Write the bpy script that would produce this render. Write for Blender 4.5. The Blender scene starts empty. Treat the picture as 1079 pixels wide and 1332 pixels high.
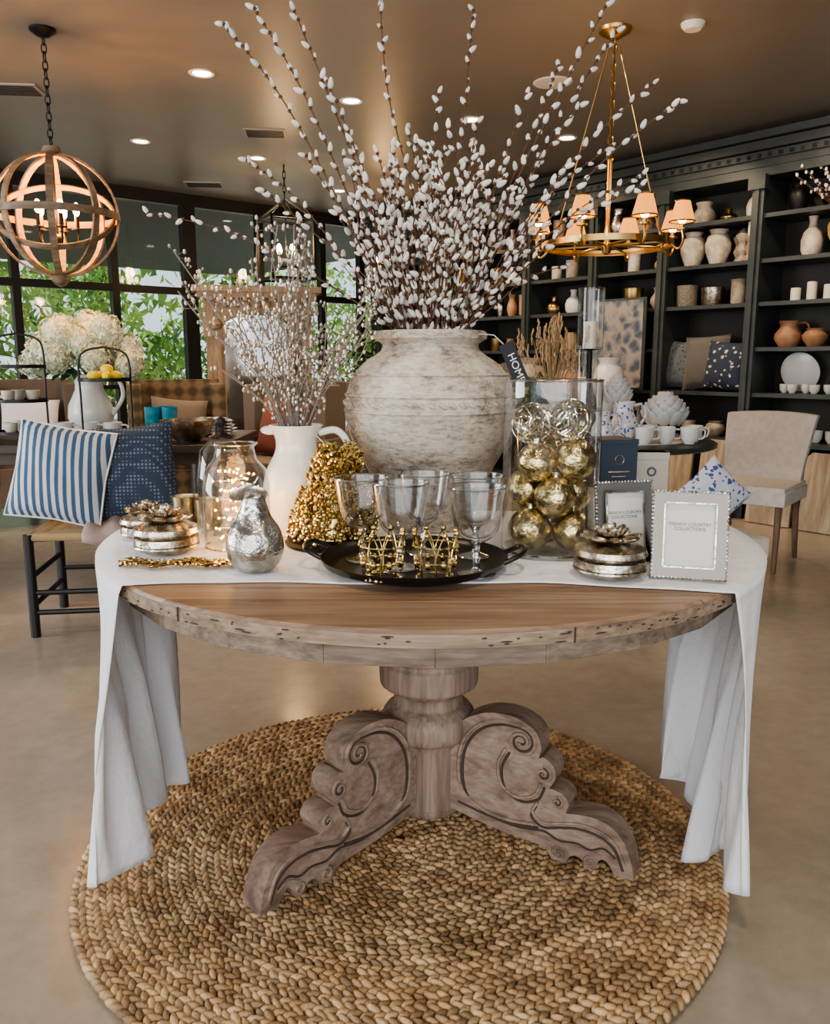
import bpy, math, random
from mathutils import Matrix, Vector, Euler
R=random.Random(7)
pi=math.pi
rad=math.radians
# ------------------------------------------------------------ materials
def nt(name):
    m=bpy.data.materials.new(name); m.use_nodes=True
    t=m.node_tree; b=t.nodes['Principled BSDF']; return m,t,b
def ramp(t,fac,stops):
    n=t.nodes.new('ShaderNodeValToRGB'); e=n.color_ramp.elements
    while len(e)<len(stops): e.new(.5)
    for i,(p,c) in enumerate(stops):
        e[i].position=p; e[i].color=(c[0],c[1],c[2],1)
    t.links.new(fac,n.inputs[0]); return n.outputs[0]
def coords(t,stretch=(1,1,1)):
    tc=t.nodes.new('ShaderNodeTexCoord'); mp=t.nodes.new('ShaderNodeMapping')
    mp.inputs['Scale'].default_value=stretch
    t.links.new(tc.outputs['Object'],mp.inputs[0]); return mp.outputs[0]
def noise(t,co,s,d=4,rough=.55,dist=0):
    n=t.nodes.new('ShaderNodeTexNoise'); n.inputs['Scale'].default_value=s
    n.inputs['Detail'].default_value=d; n.inputs['Roughness'].default_value=rough
    n.inputs['Distortion'].default_value=dist
    t.links.new(co,n.inputs['Vector']); return n.outputs['Fac']
def mixc(t,f,a,b,mode='MIX'):
    n=t.nodes.new('ShaderNodeMix'); n.data_type='RGBA'; n.blend_type=mode
    for s,v in ((n.inputs[0],f),(n.inputs[6],a),(n.inputs[7],b)):
        if isinstance(v,(int,float)): s.default_value=v
        elif isinstance(v,tuple): s.default_value=(v[0],v[1],v[2],1)
        else: t.links.new(v,s)
    return n.outputs[2]
def math_(t,op,a,b=None):
    n=t.nodes.new('ShaderNodeMath'); n.operation=op
    for s,v in ((n.inputs[0],a),(n.inputs[1],b)):
        if v is None: continue
        if isinstance(v,(int,float)): s.default_value=v
        else: t.links.new(v,s)
    return n.outputs[0]
def bumpn(t,b,h,st,dist=.01):
    n=t.nodes.new('ShaderNodeBump'); n.inputs['Strength'].default_value=st; n.inputs['Distance'].default_value=dist
    t.links.new(h,n.inputs['Height']); t.links.new(n.outputs[0],b.inputs['Normal'])
def M(name,c,r=.5,m=0,c2=None,ns=5,st=(1,1,1),lo=.4,hi=.6,bump=0,bs=40,em=None,es=0,isl=0,sheen=0,bd=.01):
    mt,t,b=nt(name); b.inputs['Roughness'].default_value=r; b.inputs['Metallic'].default_value=m
    b.inputs['Base Color'].default_value=(*c,1); out=None
    co=coords(t,st)
    if c2: out=ramp(t,noise(t,co,ns),[(lo,c),(hi,c2)])
    if isl:
        g=t.nodes.new('ShaderNodeNewGeometry')
        f=ramp(t,g.outputs['Random Per Island'],[(0,(1-isl,)*3),(1,(1+isl*.6,)*3)])
        out=mixc(t,1.0,out if out else tuple(c),f,'MULTIPLY')
    if out: t.links.new(out,b.inputs['Base Color'])
    if bump: bumpn(t,b,noise(t,co,bs),bump,bd)
    if em: b.inputs['Emission Color'].default_value=(*em,1); b.inputs['Emission Strength'].default_value=es
    if sheen: b.inputs['Sheen Weight'].default_value=sheen
    return mt
def Mstripe(name,c1,c2,freq,axis=0,lo=.45,hi=.55):
    mt,t,b=nt(name); b.inputs['Roughness'].default_value=.9
    s=t.nodes.new('ShaderNodeSeparateXYZ'); t.links.new(coords(t),s.inputs[0])
    f=math_(t,'SINE',math_(t,'MULTIPLY',s.outputs[axis],freq*2*pi)); f=math_(t,'ADD',math_(t,'MULTIPLY',f,.5),.5)
    t.links.new(ramp(t,f,[(lo,c1),(hi,c2)]),b.inputs['Base Color']); return mt
def Mvor(name,bg,fg,scale,lo=.2,hi=.3,rough=.85,metal=0,feat='F1',dist=0,rnd=1.0):
    mt,t,b=nt(name); b.inputs['Roughness'].default_value=rough; b.inputs['Metallic'].default_value=metal
    v=t.nodes.new('ShaderNodeTexVoronoi'); v.inputs['Scale'].default_value=scale; v.feature=feat
    v.inputs['Randomness'].default_value=rnd
    co=coords(t)
    if dist:
        n=t.nodes.new('ShaderNodeTexNoise'); n.inputs['Scale'].default_value=scale*.6; t.links.new(co,n.inputs[0])
        co=mixc(t,dist,co,n.outputs['Color'])
    t.links.new(co,v.inputs['Vector'])
    t.links.new(ramp(t,v.outputs['Distance'],[(lo,fg),(hi,bg)]),b.inputs['Base Color']); return mt
def Mglass(name,tint=(.95,.97,.97),refl=.09,edge=.75,pw=3.5,rough=.03):
    mt=bpy.data.materials.new(name); mt.use_nodes=True; t=mt.node_tree; t.nodes.clear()
    o=t.nodes.new('ShaderNodeOutputMaterial'); mx=t.nodes.new('ShaderNodeMixShader')
    tr=t.nodes.new('ShaderNodeBsdfTransparent'); tr.inputs[0].default_value=(*tint,1)
    gl=t.nodes.new('ShaderNodeBsdfGlossy'); gl.inputs['Roughness'].default_value=rough
    lw=t.nodes.new('ShaderNodeLayerWeight'); lw.inputs[0].default_value=.5
    p=math_(t,'POWER',lw.outputs['Facing'],pw); p=math_(t,'MULTIPLY',p,edge); p=math_(t,'ADD',p,refl)
    t.links.new(p,mx.inputs[0]); t.links.new(tr.outputs[0],mx.inputs[1]); t.links.new(gl.outputs[0],mx.inputs[2])
    t.links.new(mx.outputs[0],o.inputs[0]); return mt
def Mwood(name,ca,cb,cc,axis=0,plank=0,rough=.6,k=1.0,dk=.45):
    mt,t,b=nt(name); b.inputs['Roughness'].default_value=rough
    sc=[22*k,22*k,22*k]; sc[axis]=1.6*k
    co=coords(t,tuple(sc)); n1=noise(t,co,1.3,6,.65,.6)
    sc2=[70*k]*3; sc2[axis]=3*k
    n2=noise(t,coords(t,tuple(sc2)),1.5,3)
    col=ramp(t,n1,[(.3,ca),(.5,cb),(.68,cc)])
    col=mixc(t,dk,col,ramp(t,n2,[(.35,(.35,.35,.35)),(.6,(1,1,1))]),'MULTIPLY')
    if plank:
        s=t.nodes.new('ShaderNodeSeparateXYZ'); t.links.new(coords(t),s.inputs[0])
        y=math_(t,'DIVIDE',math_(t,'ADD',s.outputs[1 if axis==0 else 0],5.03),plank)
        fr=math_(t,'FRACT',y); fl=math_(t,'FLOOR',y)
        w=t.nodes.new('ShaderNodeTexWhiteNoise'); w.noise_dimensions='1D'; t.links.new(fl,w.inputs['W'])
        tone=ramp(t,w.outputs['Value'],[(0,(.82,.80,.78)),(1,(1.1,1.08,1.05))])
        col=mixc(t,1.0,col,tone,'MULTIPLY')
        g=ramp(t,fr,[(0,(.12,.1,.08)),(.02,(1,1,1))])
        col=mixc(t,1.0,col,g,'MULTIPLY')
    t.links.new(col,b.inputs['Base Color']); bumpn(t,b,n2,.35,.004); return mt
# ------------------------------------------------------------ mesh builder
def cr(P,sub=6,closed=False):
    out=[]; n=len(P); P=[Vector(p) for p in P]
    rng=range(n) if closed else range(n-1)
    for i in rng:
        p0=P[(i-1)%n] if (closed or i>0) else P[0]; p1=P[i]; p2=P[(i+1)%n]
        p3=P[(i+2)%n] if (closed or i+2<n) else P[-1]
        for k in range(sub):
            t=k/sub; out.append(.5*((2*p1)+(p2-p0)*t+(2*p0-5*p1+4*p2-p3)*t*t+(3*p1-p0-3*p2+p3)*t**3))
    if not closed: out.append(P[-1])
    return out
def T(x=0,y=0,z=0,rx=0,ry=0,rz=0):
    return Matrix.Translation((x,y,z))@Euler((rx,ry,rz)).to_matrix().to_4x4()
_sph={}
def sph(seg,ring):
    k=(seg,ring)
    if k in _sph: return _sph[k]
    vs=[(0,0,1)]
    for j in range(1,ring):
        a=pi*j/ring
        for i in range(seg):
            b=2*pi*i/seg; vs.append((math.sin(a)*math.cos(b),math.sin(a)*math.sin(b),math.cos(a)))
    vs.append((0,0,-1)); fs=[]
    for i in range(seg):
        fs.append((0,1+i,1+(i+1)%seg))
        for j in range(ring-2):
            a=1+j*seg; fs.append((a+i,a+seg+i,a+seg+(i+1)%seg,a+(i+1)%seg))
        a=1+(ring-2)*seg; fs.append((a+i,len(vs)-1,a+(i+1)%seg))
    _sph[k]=([Vector(v) for v in vs],fs); return _sph[k]
class MB:
    def __init__(s): s.v=[]; s.f=[]; s.m=[]
    def add(s,vs,fs,m=0,X=None):
        o=len(s.v)
        if X is not None: vs=[X@Vector(v) for v in vs]
        s.v.extend([tuple(v) for v in vs]); s.f.extend([tuple(i+o for i in f) for f in fs]); s.m.extend([m]*len(fs)); return s
    def box(s,c,d,m=0,X=None):
        x,y,z=d[0]/2,d[1]/2,d[2]/2
        vs=[Vector((c[0]+a*x,c[1]+b*y,c[2]+e*z)) for a in(-1,1) for b in(-1,1) for e in(-1,1)]
        return s.add(vs,[(0,1,3,2),(4,6,7,5),(0,4,5,1),(2,3,7,6),(0,2,6,4),(1,5,7,3)],m,X)
    def ball(s,c,r,m=0,X=None,seg=10,ring=6):
        if isinstance(r,(int,float)): r=(r,r,r)
        V,F=sph(seg,ring); Q=Matrix.Translation(c)
        if X is not None: Q=Q@X
        Q=Q@Matrix.Diagonal((r[0],r[1],r[2],1)); return s.add([Q@v for v in V],F,m)
    def lathe(s,P,m=0,n=28,X=None,closed=False):
        vs=[];fs=[];k=len(P)
        for i in range(n):
            a=2*pi*i/n; c,d=math.cos(a),math.sin(a)
            for r,z in P: vs.append(Vector((max(r,.0004)*c,max(r,.0004)*d,z)))
        for i in range(n):
            j=(i+1)%n
            for q in range(k if closed else k-1):
                w=(q+1)%k; fs.append((i*k+q,j*k+q,j*k+w,i*k+w))
        return s.add(vs,fs,m,X)
    def tube(s,P,r,m=0,n=6,closed=False,X=None):
        P=[Vector(p) for p in P]; k=len(P)
        if not isinstance(r,(list,tuple)): r=[r]*k
        vs=[];fs=[]; nrm=None
        for i in range(k):
            if closed: tg=P[(i+1)%k]-P[i-1]
            else: tg=P[min(i+1,k-1)]-P[max(i-1,0)]
            if tg.length<1e-9: tg=Vector((0,0,1))
            tg.normalize()
            if nrm is None:
                nrm=tg.orthogonal().normalized()
            else:
                nrm=nrm-tg*nrm.dot(tg)
                if nrm.length<1e-6: nrm=tg.orthogonal()
                nrm.normalize()
            bn=tg.cross(nrm)
            for j in range(n):
                a=2*pi*j/n; vs.append(P[i]+(nrm*math.cos(a)+bn*math.sin(a))*r[i])
        for i in range(k if closed else k-1):
            i2=(i+1)%k
            for j in range(n): fs.append((i*n+j,i*n+(j+1)%n,i2*n+(j+1)%n,i2*n+j))
        if not closed:
            fs.append(tuple(range(n))[::-1]); fs.append(tuple((k-1)*n+j for j in range(n)))
        return s.add(vs,fs,m,X)
    def ring(s,r,tr,m=0,n=24,k=6,X=None):
        return s.tube([(r*math.cos(2*pi*i/n),r*math.sin(2*pi*i/n),0) for i in range(n)],tr,m,k,True,X)
    def prism(s,O,y0,y1,m=0,X=None):
        n=len(O); vs=[Vector((p[0],y0,p[1])) for p in O]+[Vector((p[0],y1,p[1])) for p in O]
        fs=[tuple(range(n)),tuple(range(2*n-1,n-1,-1))]+[(i,i+n,(i+1)%n+n,(i+1)%n) for i in range(n)]
        return s.add(vs,fs,m,X)
    def pillow(s,w,h,t,m=0,X=None,n=14,m2=None):
        for sd in(-1,1):
            vs=[];fs=[]
            for i in range(n+1):
                for j in range(n+1):
                    u=-1+2*i/n; v=-1+2*j/n
                    th=(max(0,(1-u*u))*max(0,(1-v*v)))**.42
                    x=w/2*u*(1-.07*(1-v*v)*abs(u)); z=h/2*v*(1-.07*(1-u*u)*abs(v))
                    vs.append(Vector((x,sd*t/2*th+.004*math.sin(9*u+7*v)*th,z)))
            for i in range(n):
                for j in range(n):
                    a=i*(n+1)+j; q=(a,a+1,a+n+2,a+n+1); fs.append(q if sd<0 else q[::-1])
            s.add(vs,fs,(m2 if (m2 is not None and sd>0) else m),X)
        return s
    def build(s,name,mats,loc=(0,0,0),rz=0,bevel=0,sharp=40,parent=None,solid=0):
        me=bpy.data.meshes.new(name); me.from_pydata(s.v,[],s.f)
        for mt in (mats if isinstance(mats,(list,tuple)) else [mats]): me.materials.append(mt)
        me.polygons.foreach_set('material_index',s.m); me.polygons.foreach_set('use_smooth',[True]*len(s.f))
        me.update()
        try: me.set_sharp_from_angle(angle=rad(sharp))
        except Exception: pass
        o=bpy.data.objects.new(name,me); bpy.context.scene.collection.objects.link(o)
        o.location=loc; o.rotation_euler=(0,0,rz)
        if bevel:
            b=o.modifiers.new('b','BEVEL'); b.width=bevel; b.segments=2; b.limit_method='ANGLE'; b.angle_limit=rad(40)
        if solid:
            b=o.modifiers.new('s','SOLIDIFY'); b.thickness=solid
        if parent: o.parent=parent
        return o
def text(name,body,size,mat,parent,loc,rot,al='CENTER'):
    c=bpy.data.curves.new(name,'FONT'); c.body=body; c.size=size; c.align_x=al; c.align_y='CENTER'; c.extrude=.0002
    c.materials.append(mat); o=bpy.data.objects.new(name,c); bpy.context.scene.collection.objects.link(o)
    o.parent=parent; o.location=loc; o.rotation_euler=rot; return o
def lamp(name,kind,loc,e,col=(1,.8,.55),size=.1,rot=(0,0,0),spot=None,sy=None):
    l=bpy.data.lights.new(name,kind); l.energy=e; l.color=col
    if kind=='AREA':
        l.size=size
        if sy: l.shape='RECTANGLE'; l.size_y=sy
    elif kind=='SUN': l.angle=size
    else: l.shadow_soft_size=size
    if spot: l.spot_size=rad(spot); l.spot_blend=.6
    o=bpy.data.objects.new(name,l); bpy.context.scene.collection.objects.link(o); o.location=loc; o.rotation_euler=rot; return o
# palette
m_wood=Mwood('weathered_oak',(.165,.095,.055),(.32,.205,.13),(.43,.305,.21),0,.21,.5,.6,.45)
m_edge=Mwood('oak_edge',(.14,.096,.065),(.28,.20,.135),(.38,.29,.21),0,0,.65)
m_apron=Mwood('oak_apron',(.12,.09,.064),(.23,.172,.125),(.31,.245,.185),0,0,.65)
m_ped=Mwood('pedestal_oak',(.14,.092,.066),(.275,.195,.145),(.37,.275,.212),2,0,.6,.8)
m_leg=Mwood('leg_oak',(.165,.110,.080),(.295,.208,.155),(.38,.29,.225),0,0,.6,.8,.4)
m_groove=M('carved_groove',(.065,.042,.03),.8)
m_dark=M('black_iron',(.012,.011,.011),.45,.3)
m_black=M('black_wood',(.012,.012,.013),.4)
m_linen=M('white_linen',(.74,.74,.75),.9,bump=.6,bs=11,sheen=.2,bd=.02)
m_brass=M('brass',(.50,.33,.13),.28,1)
m_gold=M('gold_bead',(.70,.54,.25),.2,1,c2=(.46,.34,.13),ns=40)
m_silver=M('antique_silver',(.66,.62,.55),.27,1,c2=(.38,.32,.23),ns=25,bump=.3,bs=60)
m_silver2=M('bright_silver',(.70,.69,.66),.22,1,c2=(.38,.36,.32),ns=22,bump=.5,bs=55)
m_mirror=M('mirror_bevel',(.12,.11,.095),.14,1)
m_goldsilver=M('champagne_metal',(.56,.47,.32),.25,1,c2=(.36,.28,.16),ns=20)
m_glass=Mglass('clear_glass',(.98,.985,.985),.045,1.0,2.6)
m_rimg=Mglass('thick_glass_edge',(.93,.95,.95),.30,.7,1.2,.08)
m_glassv=Mglass('vase_glass',(.965,.978,.978),.060,1.0,2.2)
m_wglass=Mglass('window_glass',(.86,.9,.9),.05,.5)
m_white=M('white_ceramic',(.74,.73,.69),.25)
m_cream=M('cream_ceramic',(.66,.59,.49),.5,c2=(.46,.38,.28),ns=12)
m_stone=M('stone_vase',(.42,.36,.28),.8,c2=(.28,.22,.16),ns=14,bump=.3)
m_terra=M('terracotta',(.42,.23,.12),.6,c2=(.30,.15,.08),ns=10)
m_yellow=M('yellow_glaze',(.66,.42,.08),.3,c2=(.48,.28,.06),ns=8)
m_wax=M('candle_wax',(.82,.75,.6),.5)
m_wood2=Mwood('pale_wood',(.26,.17,.095),(.42,.29,.17),(.52,.38,.24),2,0,.6)
m_board=Mwood('board_wood',(.28,.21,.14),(.43,.34,.24),(.54,.45,.34),2,0,.6,.35)
m_shelf=M('dark_shelf_paint',(.032,.040,.038),.4,c2=(.045,.053,.050),ns=6)
m_shelfb=M('shelf_back',(.036,.035,.031),.6)
m_twig=M('twig_brown',(.10,.046,.023),.8)
m_catkin=M('catkin_fluff',(.68,.65,.59),.95,isl=.22,sheen=.4)
m_blue=M('navy_box',(.02,.035,.06),.5)
m_lemon=M('lemon',(.85,.62,.03),.45)
m_leaf=M('leaf_green',(.06,.13,.035),.6,isl=.4)
m_hyd=M('hydrangea_petals',(.74,.77,.56),.8,isl=.3)
m_linenbeige=M('beige_upholstery',(.62,.58,.52),.95,bump=.3,bs=300,c2=(.56,.52,.46),ns=30)
m_bulb=M('warm_bulb',(1,.8,.5),.3,em=(1,.62,.25),es=25)
m_down=M('downlight_lens',(1,.9,.8),.3,em=(1,.80,.52),es=16)
m_shade=M('lamp_shade',(.20,.09,.03),.7,em=(1,.38,.08),es=1.5)
m_tag=M('black_tag',(.02,.023,.028),.6)
m_txt=M('tag_lettering',(.75,.75,.72),.6)
m_txtd=M('dark_lettering',(.08,.08,.09),.6)
m_paper=M('white_paper',(.64,.63,.60),.8)
# ------------------------------------------------------------ room
C=Vector((-.66,10.19,0)); dW=Vector((.766,.643,0)); dS=Vector((-.643,.766,0))
H=2.85
poly=[(-6.8,-3),(5.6,-3),(5.6,3.68),(-.2,10.58),(-6.8,5.04)]
mt,t,b=nt('polished_concrete'); co=coords(t)
n1=noise(t,co,.9,6,.6,.4); n2=noise(t,co,14,5,.7)
col=mixc(t,.3,ramp(t,n1,[(.3,(.27,.222,.17)),(.55,(.37,.312,.243)),(.75,(.44,.376,.30))]),ramp(t,n2,[(.3,(.25,.208,.16)),(.7,(.46,.396,.317))]))
t.links.new(col,b.inputs['Base Color']); t.links.new(ramp(t,n1,[(.3,(.14,)*3),(.7,(.28,)*3)]),b.inputs['Roughness'])
bumpn(t,b,n2,.05); m_floor=mt
m_ceil=M('taupe_ceiling',(.215,.20,.178),.40,c2=(.245,.228,.203),ns=.6)
def flat(name,P,z0,z1,mat):
    mb=MB(); n=len(P); vs=[(x,y,z0) for x,y in P]+[(x,y,z1) for x,y in P]
    mb.add(vs,[tuple(range(n))[::-1],tuple(range(n,2*n))]+[(i,(i+1)%n,(i+1)%n+n,i+n) for i in range(n)])
    return mb.build(name,mat)
flat('floor',poly,-.05,0,m_floor)
flat('ceiling',poly,H,H+.1,m_ceil)
m_wall=M('dark_wall',(.06,.055,.048),.7)
MB().box((-6.85,1.02,H/2),(.1,8.05,H)).build('wall_left',M('warm_wall',(.4,.35,.29),.8))
MB().box((5.65,.33,H/2),(.1,6.66,H)).build('wall_right',M('warm_wall_b',(.3,.26,.21),.8))
aS=math.atan2(dS.y,dS.x)
Q0=Vector((2.98,5.85,0)); nS=Vector((-.766,-.643,0))
def SP(s,y,z): p=Q0+dS*s+nS*y; return (p.x,p.y,z)
p=SP(1.2,-.46,H/2); MB().box((0,0,0),(9.6,.08,H)).build('wall_back_right',m_wall,p,aS)
aW=math.atan2(dW.y,dW.x)
P0=Vector((-2.91,8.3,0)); nW=Vector((-.643,.766,0))
def WP(t_,o,z): p=P0+dW*t_+nW*o; return (p.x,p.y,z)
m_frame=M('black_window_frame',(.015,.015,.015),.4)
mb=MB(); ts=[-5.0,-4.2,-3.4,-2.6,-1.75,-.9,0,.78,1.6,2.4,2.95]
for i,tt in enumerate(ts):
    w=.14 if i in(7,4) else .07
    mb.box((tt,0,H/2),(w,.09,H))
mb.box((-1.0,0,H-.06),(8,.1,.12)); mb.box((-1.0,0,1.90),(8,.08,.07)); mb.box((-1,0,.06),(8,.1,.12)); mb.box((-1,0,.95),(8,.05,.04))
wf=mb.build('window_1',m_frame,(P0.x,P0.y,0),aW)
g=MB().box((-1,0,H/2),(7.9,.004,H-.1)); g.build('pane',m_wglass,(0,0,0),0,parent=wf)
m_pave=M('outside_paving',(.5,.48,.44),.8)
MB().box((-6,18,-.1),(60,40,.05)).build('ground_outside',m_pave)
MB().box((0,0,0),(12,6.5,.12)).build('porch_ceiling',M('soffit',(.03,.027,.024),.6),WP(-1,3.35,H+.02),aW)
m_hedge=M('hedge_leaves',(.14,.30,.05),.6,c2=(.38,.52,.13),ns=1.2,isl=.5)
mb=MB()
for i in range(11000):
    tt=R.uniform(-14,14); o=8.5+R.uniform(0,2.2)
    top=2.5+.7*math.sin(tt*.9)+.5*math.sin(tt*2.3+1)+(o-8.5)*.2
    z=.03+R.uniform(0,1)**.7*max(top,1.4); p=Vector((tt,o,z)); s=R.uniform(.07,.2)
    a=Euler((R.uniform(0,3),R.uniform(0,3),R.uniform(0,6))).to_matrix().to_4x4()
    mb.add([(-s,-s*.5,0),(0,-s*.1,.02),(s,-s*.5,0),(0,s*.7,0)],[(0,1,3),(1,2,3)],0,Matrix.Translation(p)@a)
mb.build('hedge',m_hedge,(P0.x,P0.y,0),aW)
mb=MB()
for tt in(-9,-5.5,-2,1.5,5,9): mb.tube([(tt,14,0),(tt+.2,14,1.6),(tt-.1,14.3,4)],[.12,.09,.06],0,8)
for i in range(3500):
    tt=R.choice((-9,-5.5,-2,1.5,5,9)); a=R.uniform(0,6.3); q=R.uniform(0,1.8)
    p=Vector((tt+q*math.cos(a),14.3+q*math.sin(a),3.4+R.uniform(-.9,1.6))); s=R.uniform(.1,.22)
    mb.add([(-s,-s*.5,0),(s,-s*.5,0),(0,s*.7,0)],[(0,1,2)],1,Matrix.Translation(p)@Euler((R.uniform(0,3),R.uniform(0,3),0)).to_matrix().to_4x4())
mb.build('garden_trees',[m_twig,m_hedge],(P0.x,P0.y,0),aW)
# ------------------------------------------------------------ shelving
posts=[-1.75,-.9,-.22,.71,1.5,2.2,2.98,3.75,4.5,5.25]
mb=MB(); L0,L1=-1.8,5.35; cx=(L0+L1)/2; L=L1-L0
mb.box((cx,-.40,1.35),(L,.03,2.6),1)
for s in posts:
    mb.box((s,-.2,1.3),(.05,.4,2.5)); mb.box((s,.01,1.3),(.09,.03,2.45)); mb.box((s,.035,1.3),(.03,.02,2.3))
    mb.box((s,.03,.12),(.13,.06,.24)); mb.box((s,.03,2.48),(.13,.06,.10))
for a_,b_ in zip(posts[:-1],posts[1:]):
    for z in(.08,.60,.96,1.30,1.63,1.94,2.26):
        if z==1.30 and abs(a_-.71)<.01: continue
        mb.box(((a_+b_)/2,-.2,z-.0125),(b_-a_-.05,.40,.03))
mb.box((cx,-.19,2.56),(L,.42,.08))
for k,(y,z,h) in enumerate([(.03,2.61,.05),(.06,2.66,.05),(.10,2.72,.06),(.15,2.78,.05)]): mb.box((cx,(y-.4)/2,z),(L+.02,.4+y,h))
for i in range(90): mb.box((L0+.04+i*L/90,.045,2.655),(.035,.03,.03))
mb.box((cx,-.2,2.82),(L,.36,.05)); mb.box((cx,.0,.04),(L,.06,.08))
mb.build('shelving_unit',[m_shelf,m_shelfb],(Q0.x,Q0.y,0),aS)
def vase(name,prof,mat,loc,n=22,rz=0,hand=None):
    mb=MB(); mb.lathe(prof,0,n)
    if hand: mb.tube(cr(hand,5),.008,0,6)
    return mb.build(name,mat,loc,rz)
def sc(P,r,h): return [(a*r,b*h) for a,b in P]
V_URN=[(0,0),(.55,0),(.6,.05),(.95,.4),(1,.6),(.8,.82),(.6,.88),(.62,.93),(.75,1),(.6,.98),(.5,.85),(.4,.5),(0,.45)]
V_BOT=[(0,0),(.7,0),(.95,.15),(1,.4),(.8,.6),(.4,.72),(.33,.85),(.45,1),(.3,.98),(.25,.8),(0,.7)]
V_BOWL=[(0,0),(.4,0),(.45,.08),(.8,.4),(1,1),(.94,1),(.72,.42),(0,.15)]
V_POT=[(0,0),(.85,0),(.95,.1),(1,.9),(1.03,1),(.93,1),(.9,.15),(0,.1)]
V_JUG=[(0,0),(.65,0),(.7,.04),(1,.3),(.95,.5),(.62,.75),(.6,.85),(.75,1),(.66,.99),(.5,.82),(0,.7)]
V_CUP=[(0,0),(.5,0),(.55,.06),(.9,.35),(1,1),(.94,1),(.82,.4),(0,.12)]
y=-.17
def jughand(r,h): return [(r*.6,0,h*.9),(r*1.3,0,h*.92),(r*1.5,0,h*.65),(r*1.0,0,h*.35)]
vase('bottle_vase',sc(V_BOT,.075,.28),m_cream,SP(.38,y,1.945))
vase('yellow_jug',sc(V_URN,.155,.31),m_yellow,SP(.10,y+.02,1.945),hand=jughand(.14,.30))
mb=MB()
for i in range(30):
    a=R.uniform(0,6.28); q=R.uniform(.12,.42); P=cr([(0,-.2,.25),(q*.4*math.cos(a),-.12+q*.3*math.sin(a),.33),(q*math.cos(a)*1.1,q*.4*math.sin(a),.30+R.uniform(.08,.28))],4)
    mb.tube(P,.003,0,4)
    for pp in P[2:]: mb.ball(pp+Vector((R.uniform(-.015,.015),0,R.uniform(-.015,.015))),(.009,.009,.014),1,seg=6,ring=4)
mb.build('berry_twigs',[m_twig,m_catkin],SP(.10,y+.22,1.945),aS)
mb=MB()
for i,(s,h) in enumerate([(-.16,.12),(-.04,.10),(.10,.13),(.2,.09),(-.27,.16)]): mb.lathe([(0,0),(.035,0),(.035,h),(.03,h+.003),(0,h-.01)],0,16,T(s,.04*(i%2),0))
mb.build('pillar_candles',m_wax,SP(.25,y,1.635),aS)
vase('terracotta_jug',sc(V_JUG,.10,.19),m_terra,SP(.50,y,1.305),hand=jughand(.10,.19))
vase('terracotta_bowl',sc(V_URN,.09,.13),m_terra,SP(.30,y,1.305))
vase('copper_pot',sc(V_POT,.06,.11),M('copper',(.5,.25,.12),.3,1),SP(.1,y,1.305))
vase('glass_canister',sc(V_POT,.06,.12),m_goldsilver,SP(-.05,y,1.305))
mb=MB(); mb.lathe([(0,0),(.09,0),(.15,.018),(.15,.024),(.09,.01),(0,.008)],0,28,T(0,0,.15,rad(78)))
mb.build('dinner_plate',m_white,SP(.45,-.28,.965),aS)
mb=MB()
for i in range(9): mb.lathe(sc(V_CUP,.038,.065),0,14,T(-.32+.082*i,.05*((i%2)),0))
mb.build('stacked_cups',m_white,SP(.16,y,.965),aS)
mb=MB()
for i in range(7): mb.lathe(sc(V_CUP,.045,.09),0,14,T(-.30+.11*i,.0,0))
mb.build('shelf_mugs',m_white,SP(.2,y,.605),aS)
for s in(1.34,1.12): vase('stoneware_crock',sc(V_URN,.10,.27),m_cream,SP(s,y,1.945))
for i,s in enumerate((.98,.90)):
    vase('stone_finial',[(0,0),(.05,0),(.03,.05),(.05,.09),(.03,.14),(.055,.2),(.0,.26)],m_stone,SP(s,-.25+.1*i,1.945))
def candlestick(loc,h):
    mb=MB(); mb.lathe([(0,0),(.05,0),(.045,.02),(.02,.05),(.03,.1),(.015,.14),(.02,h*.6),(.03,h*.65),(.015,h*.7),(.035,h-.01),(.035,h),(0,h)],0,18)
    mb.lathe([(0,h),(.02,h),(.02,h+.10),(0,h+.105)],1,14); mb.build('candlestick',[m_wood2,m_wax],loc)
candlestick(SP(.80,-.07,1.945),.18); candlestick(SP(.80,-.2,1.945),.17)
vase('woven_pot',sc(V_POT,.085,.17),Mvor('basket_weave',(.2,.17,.13),(.4,.36,.3),60),SP(1.37,y,1.635))
vase('silver_bucket',sc(V_POT,.09,.14),m_silver,SP(1.14,y,1.635)); vase('ribbed_pot',sc(V_POT,.06,.19),m_stone,SP(.92,y,1.635))
m_flor=Mvor('navy_floral_fabric',(.025,.035,.06),(.5,.48,.42),22,.2,.3,dist=.06)
m_grey=M('grey_velvet',(.10,.088,.08),.9,sheen=.2,bump=.3,bs=120); m_fl2=Mvor('grey_floral_fabric',(.10,.11,.12),(.03,.04,.05),35,.2,.35,dist=.05)
def cushion(loc,w,h,t_,mat,rz=0,tilt=0,roll=0,name='cushion',m2=None):
    mb=MB(); mb.pillow(w,h,t_,0,T(0,0,h/2,tilt,roll,0)); return mb.build(name,[mat],loc,rz)
cushion(SP(1.38,-.16,.97),.34,.40,.14,m_fl2,aS+pi,rad(-9),.06); cushion(SP(1.14,-.13,.97),.40,.44,.14,m_grey,aS+pi,rad(-9),-.06); cushion(SP(.92,-.06,.975),.36,.38,.14,m_flor,aS+pi,rad(-9),.06)
mt_tap=Mvor('tapestry_print',(.26,.23,.20),(.06,.075,.11),13,.25,.7,dist=.12)
mb=MB(); mb.box((0,0,.36),(.52,.02,.72),0); mb.box((0,-.012,.36),(.56,.015,.76),1); mb.build('tapestry_panel',[mt_tap,m_shelf],SP(1.86,.09,.98),aS+0)
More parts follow.
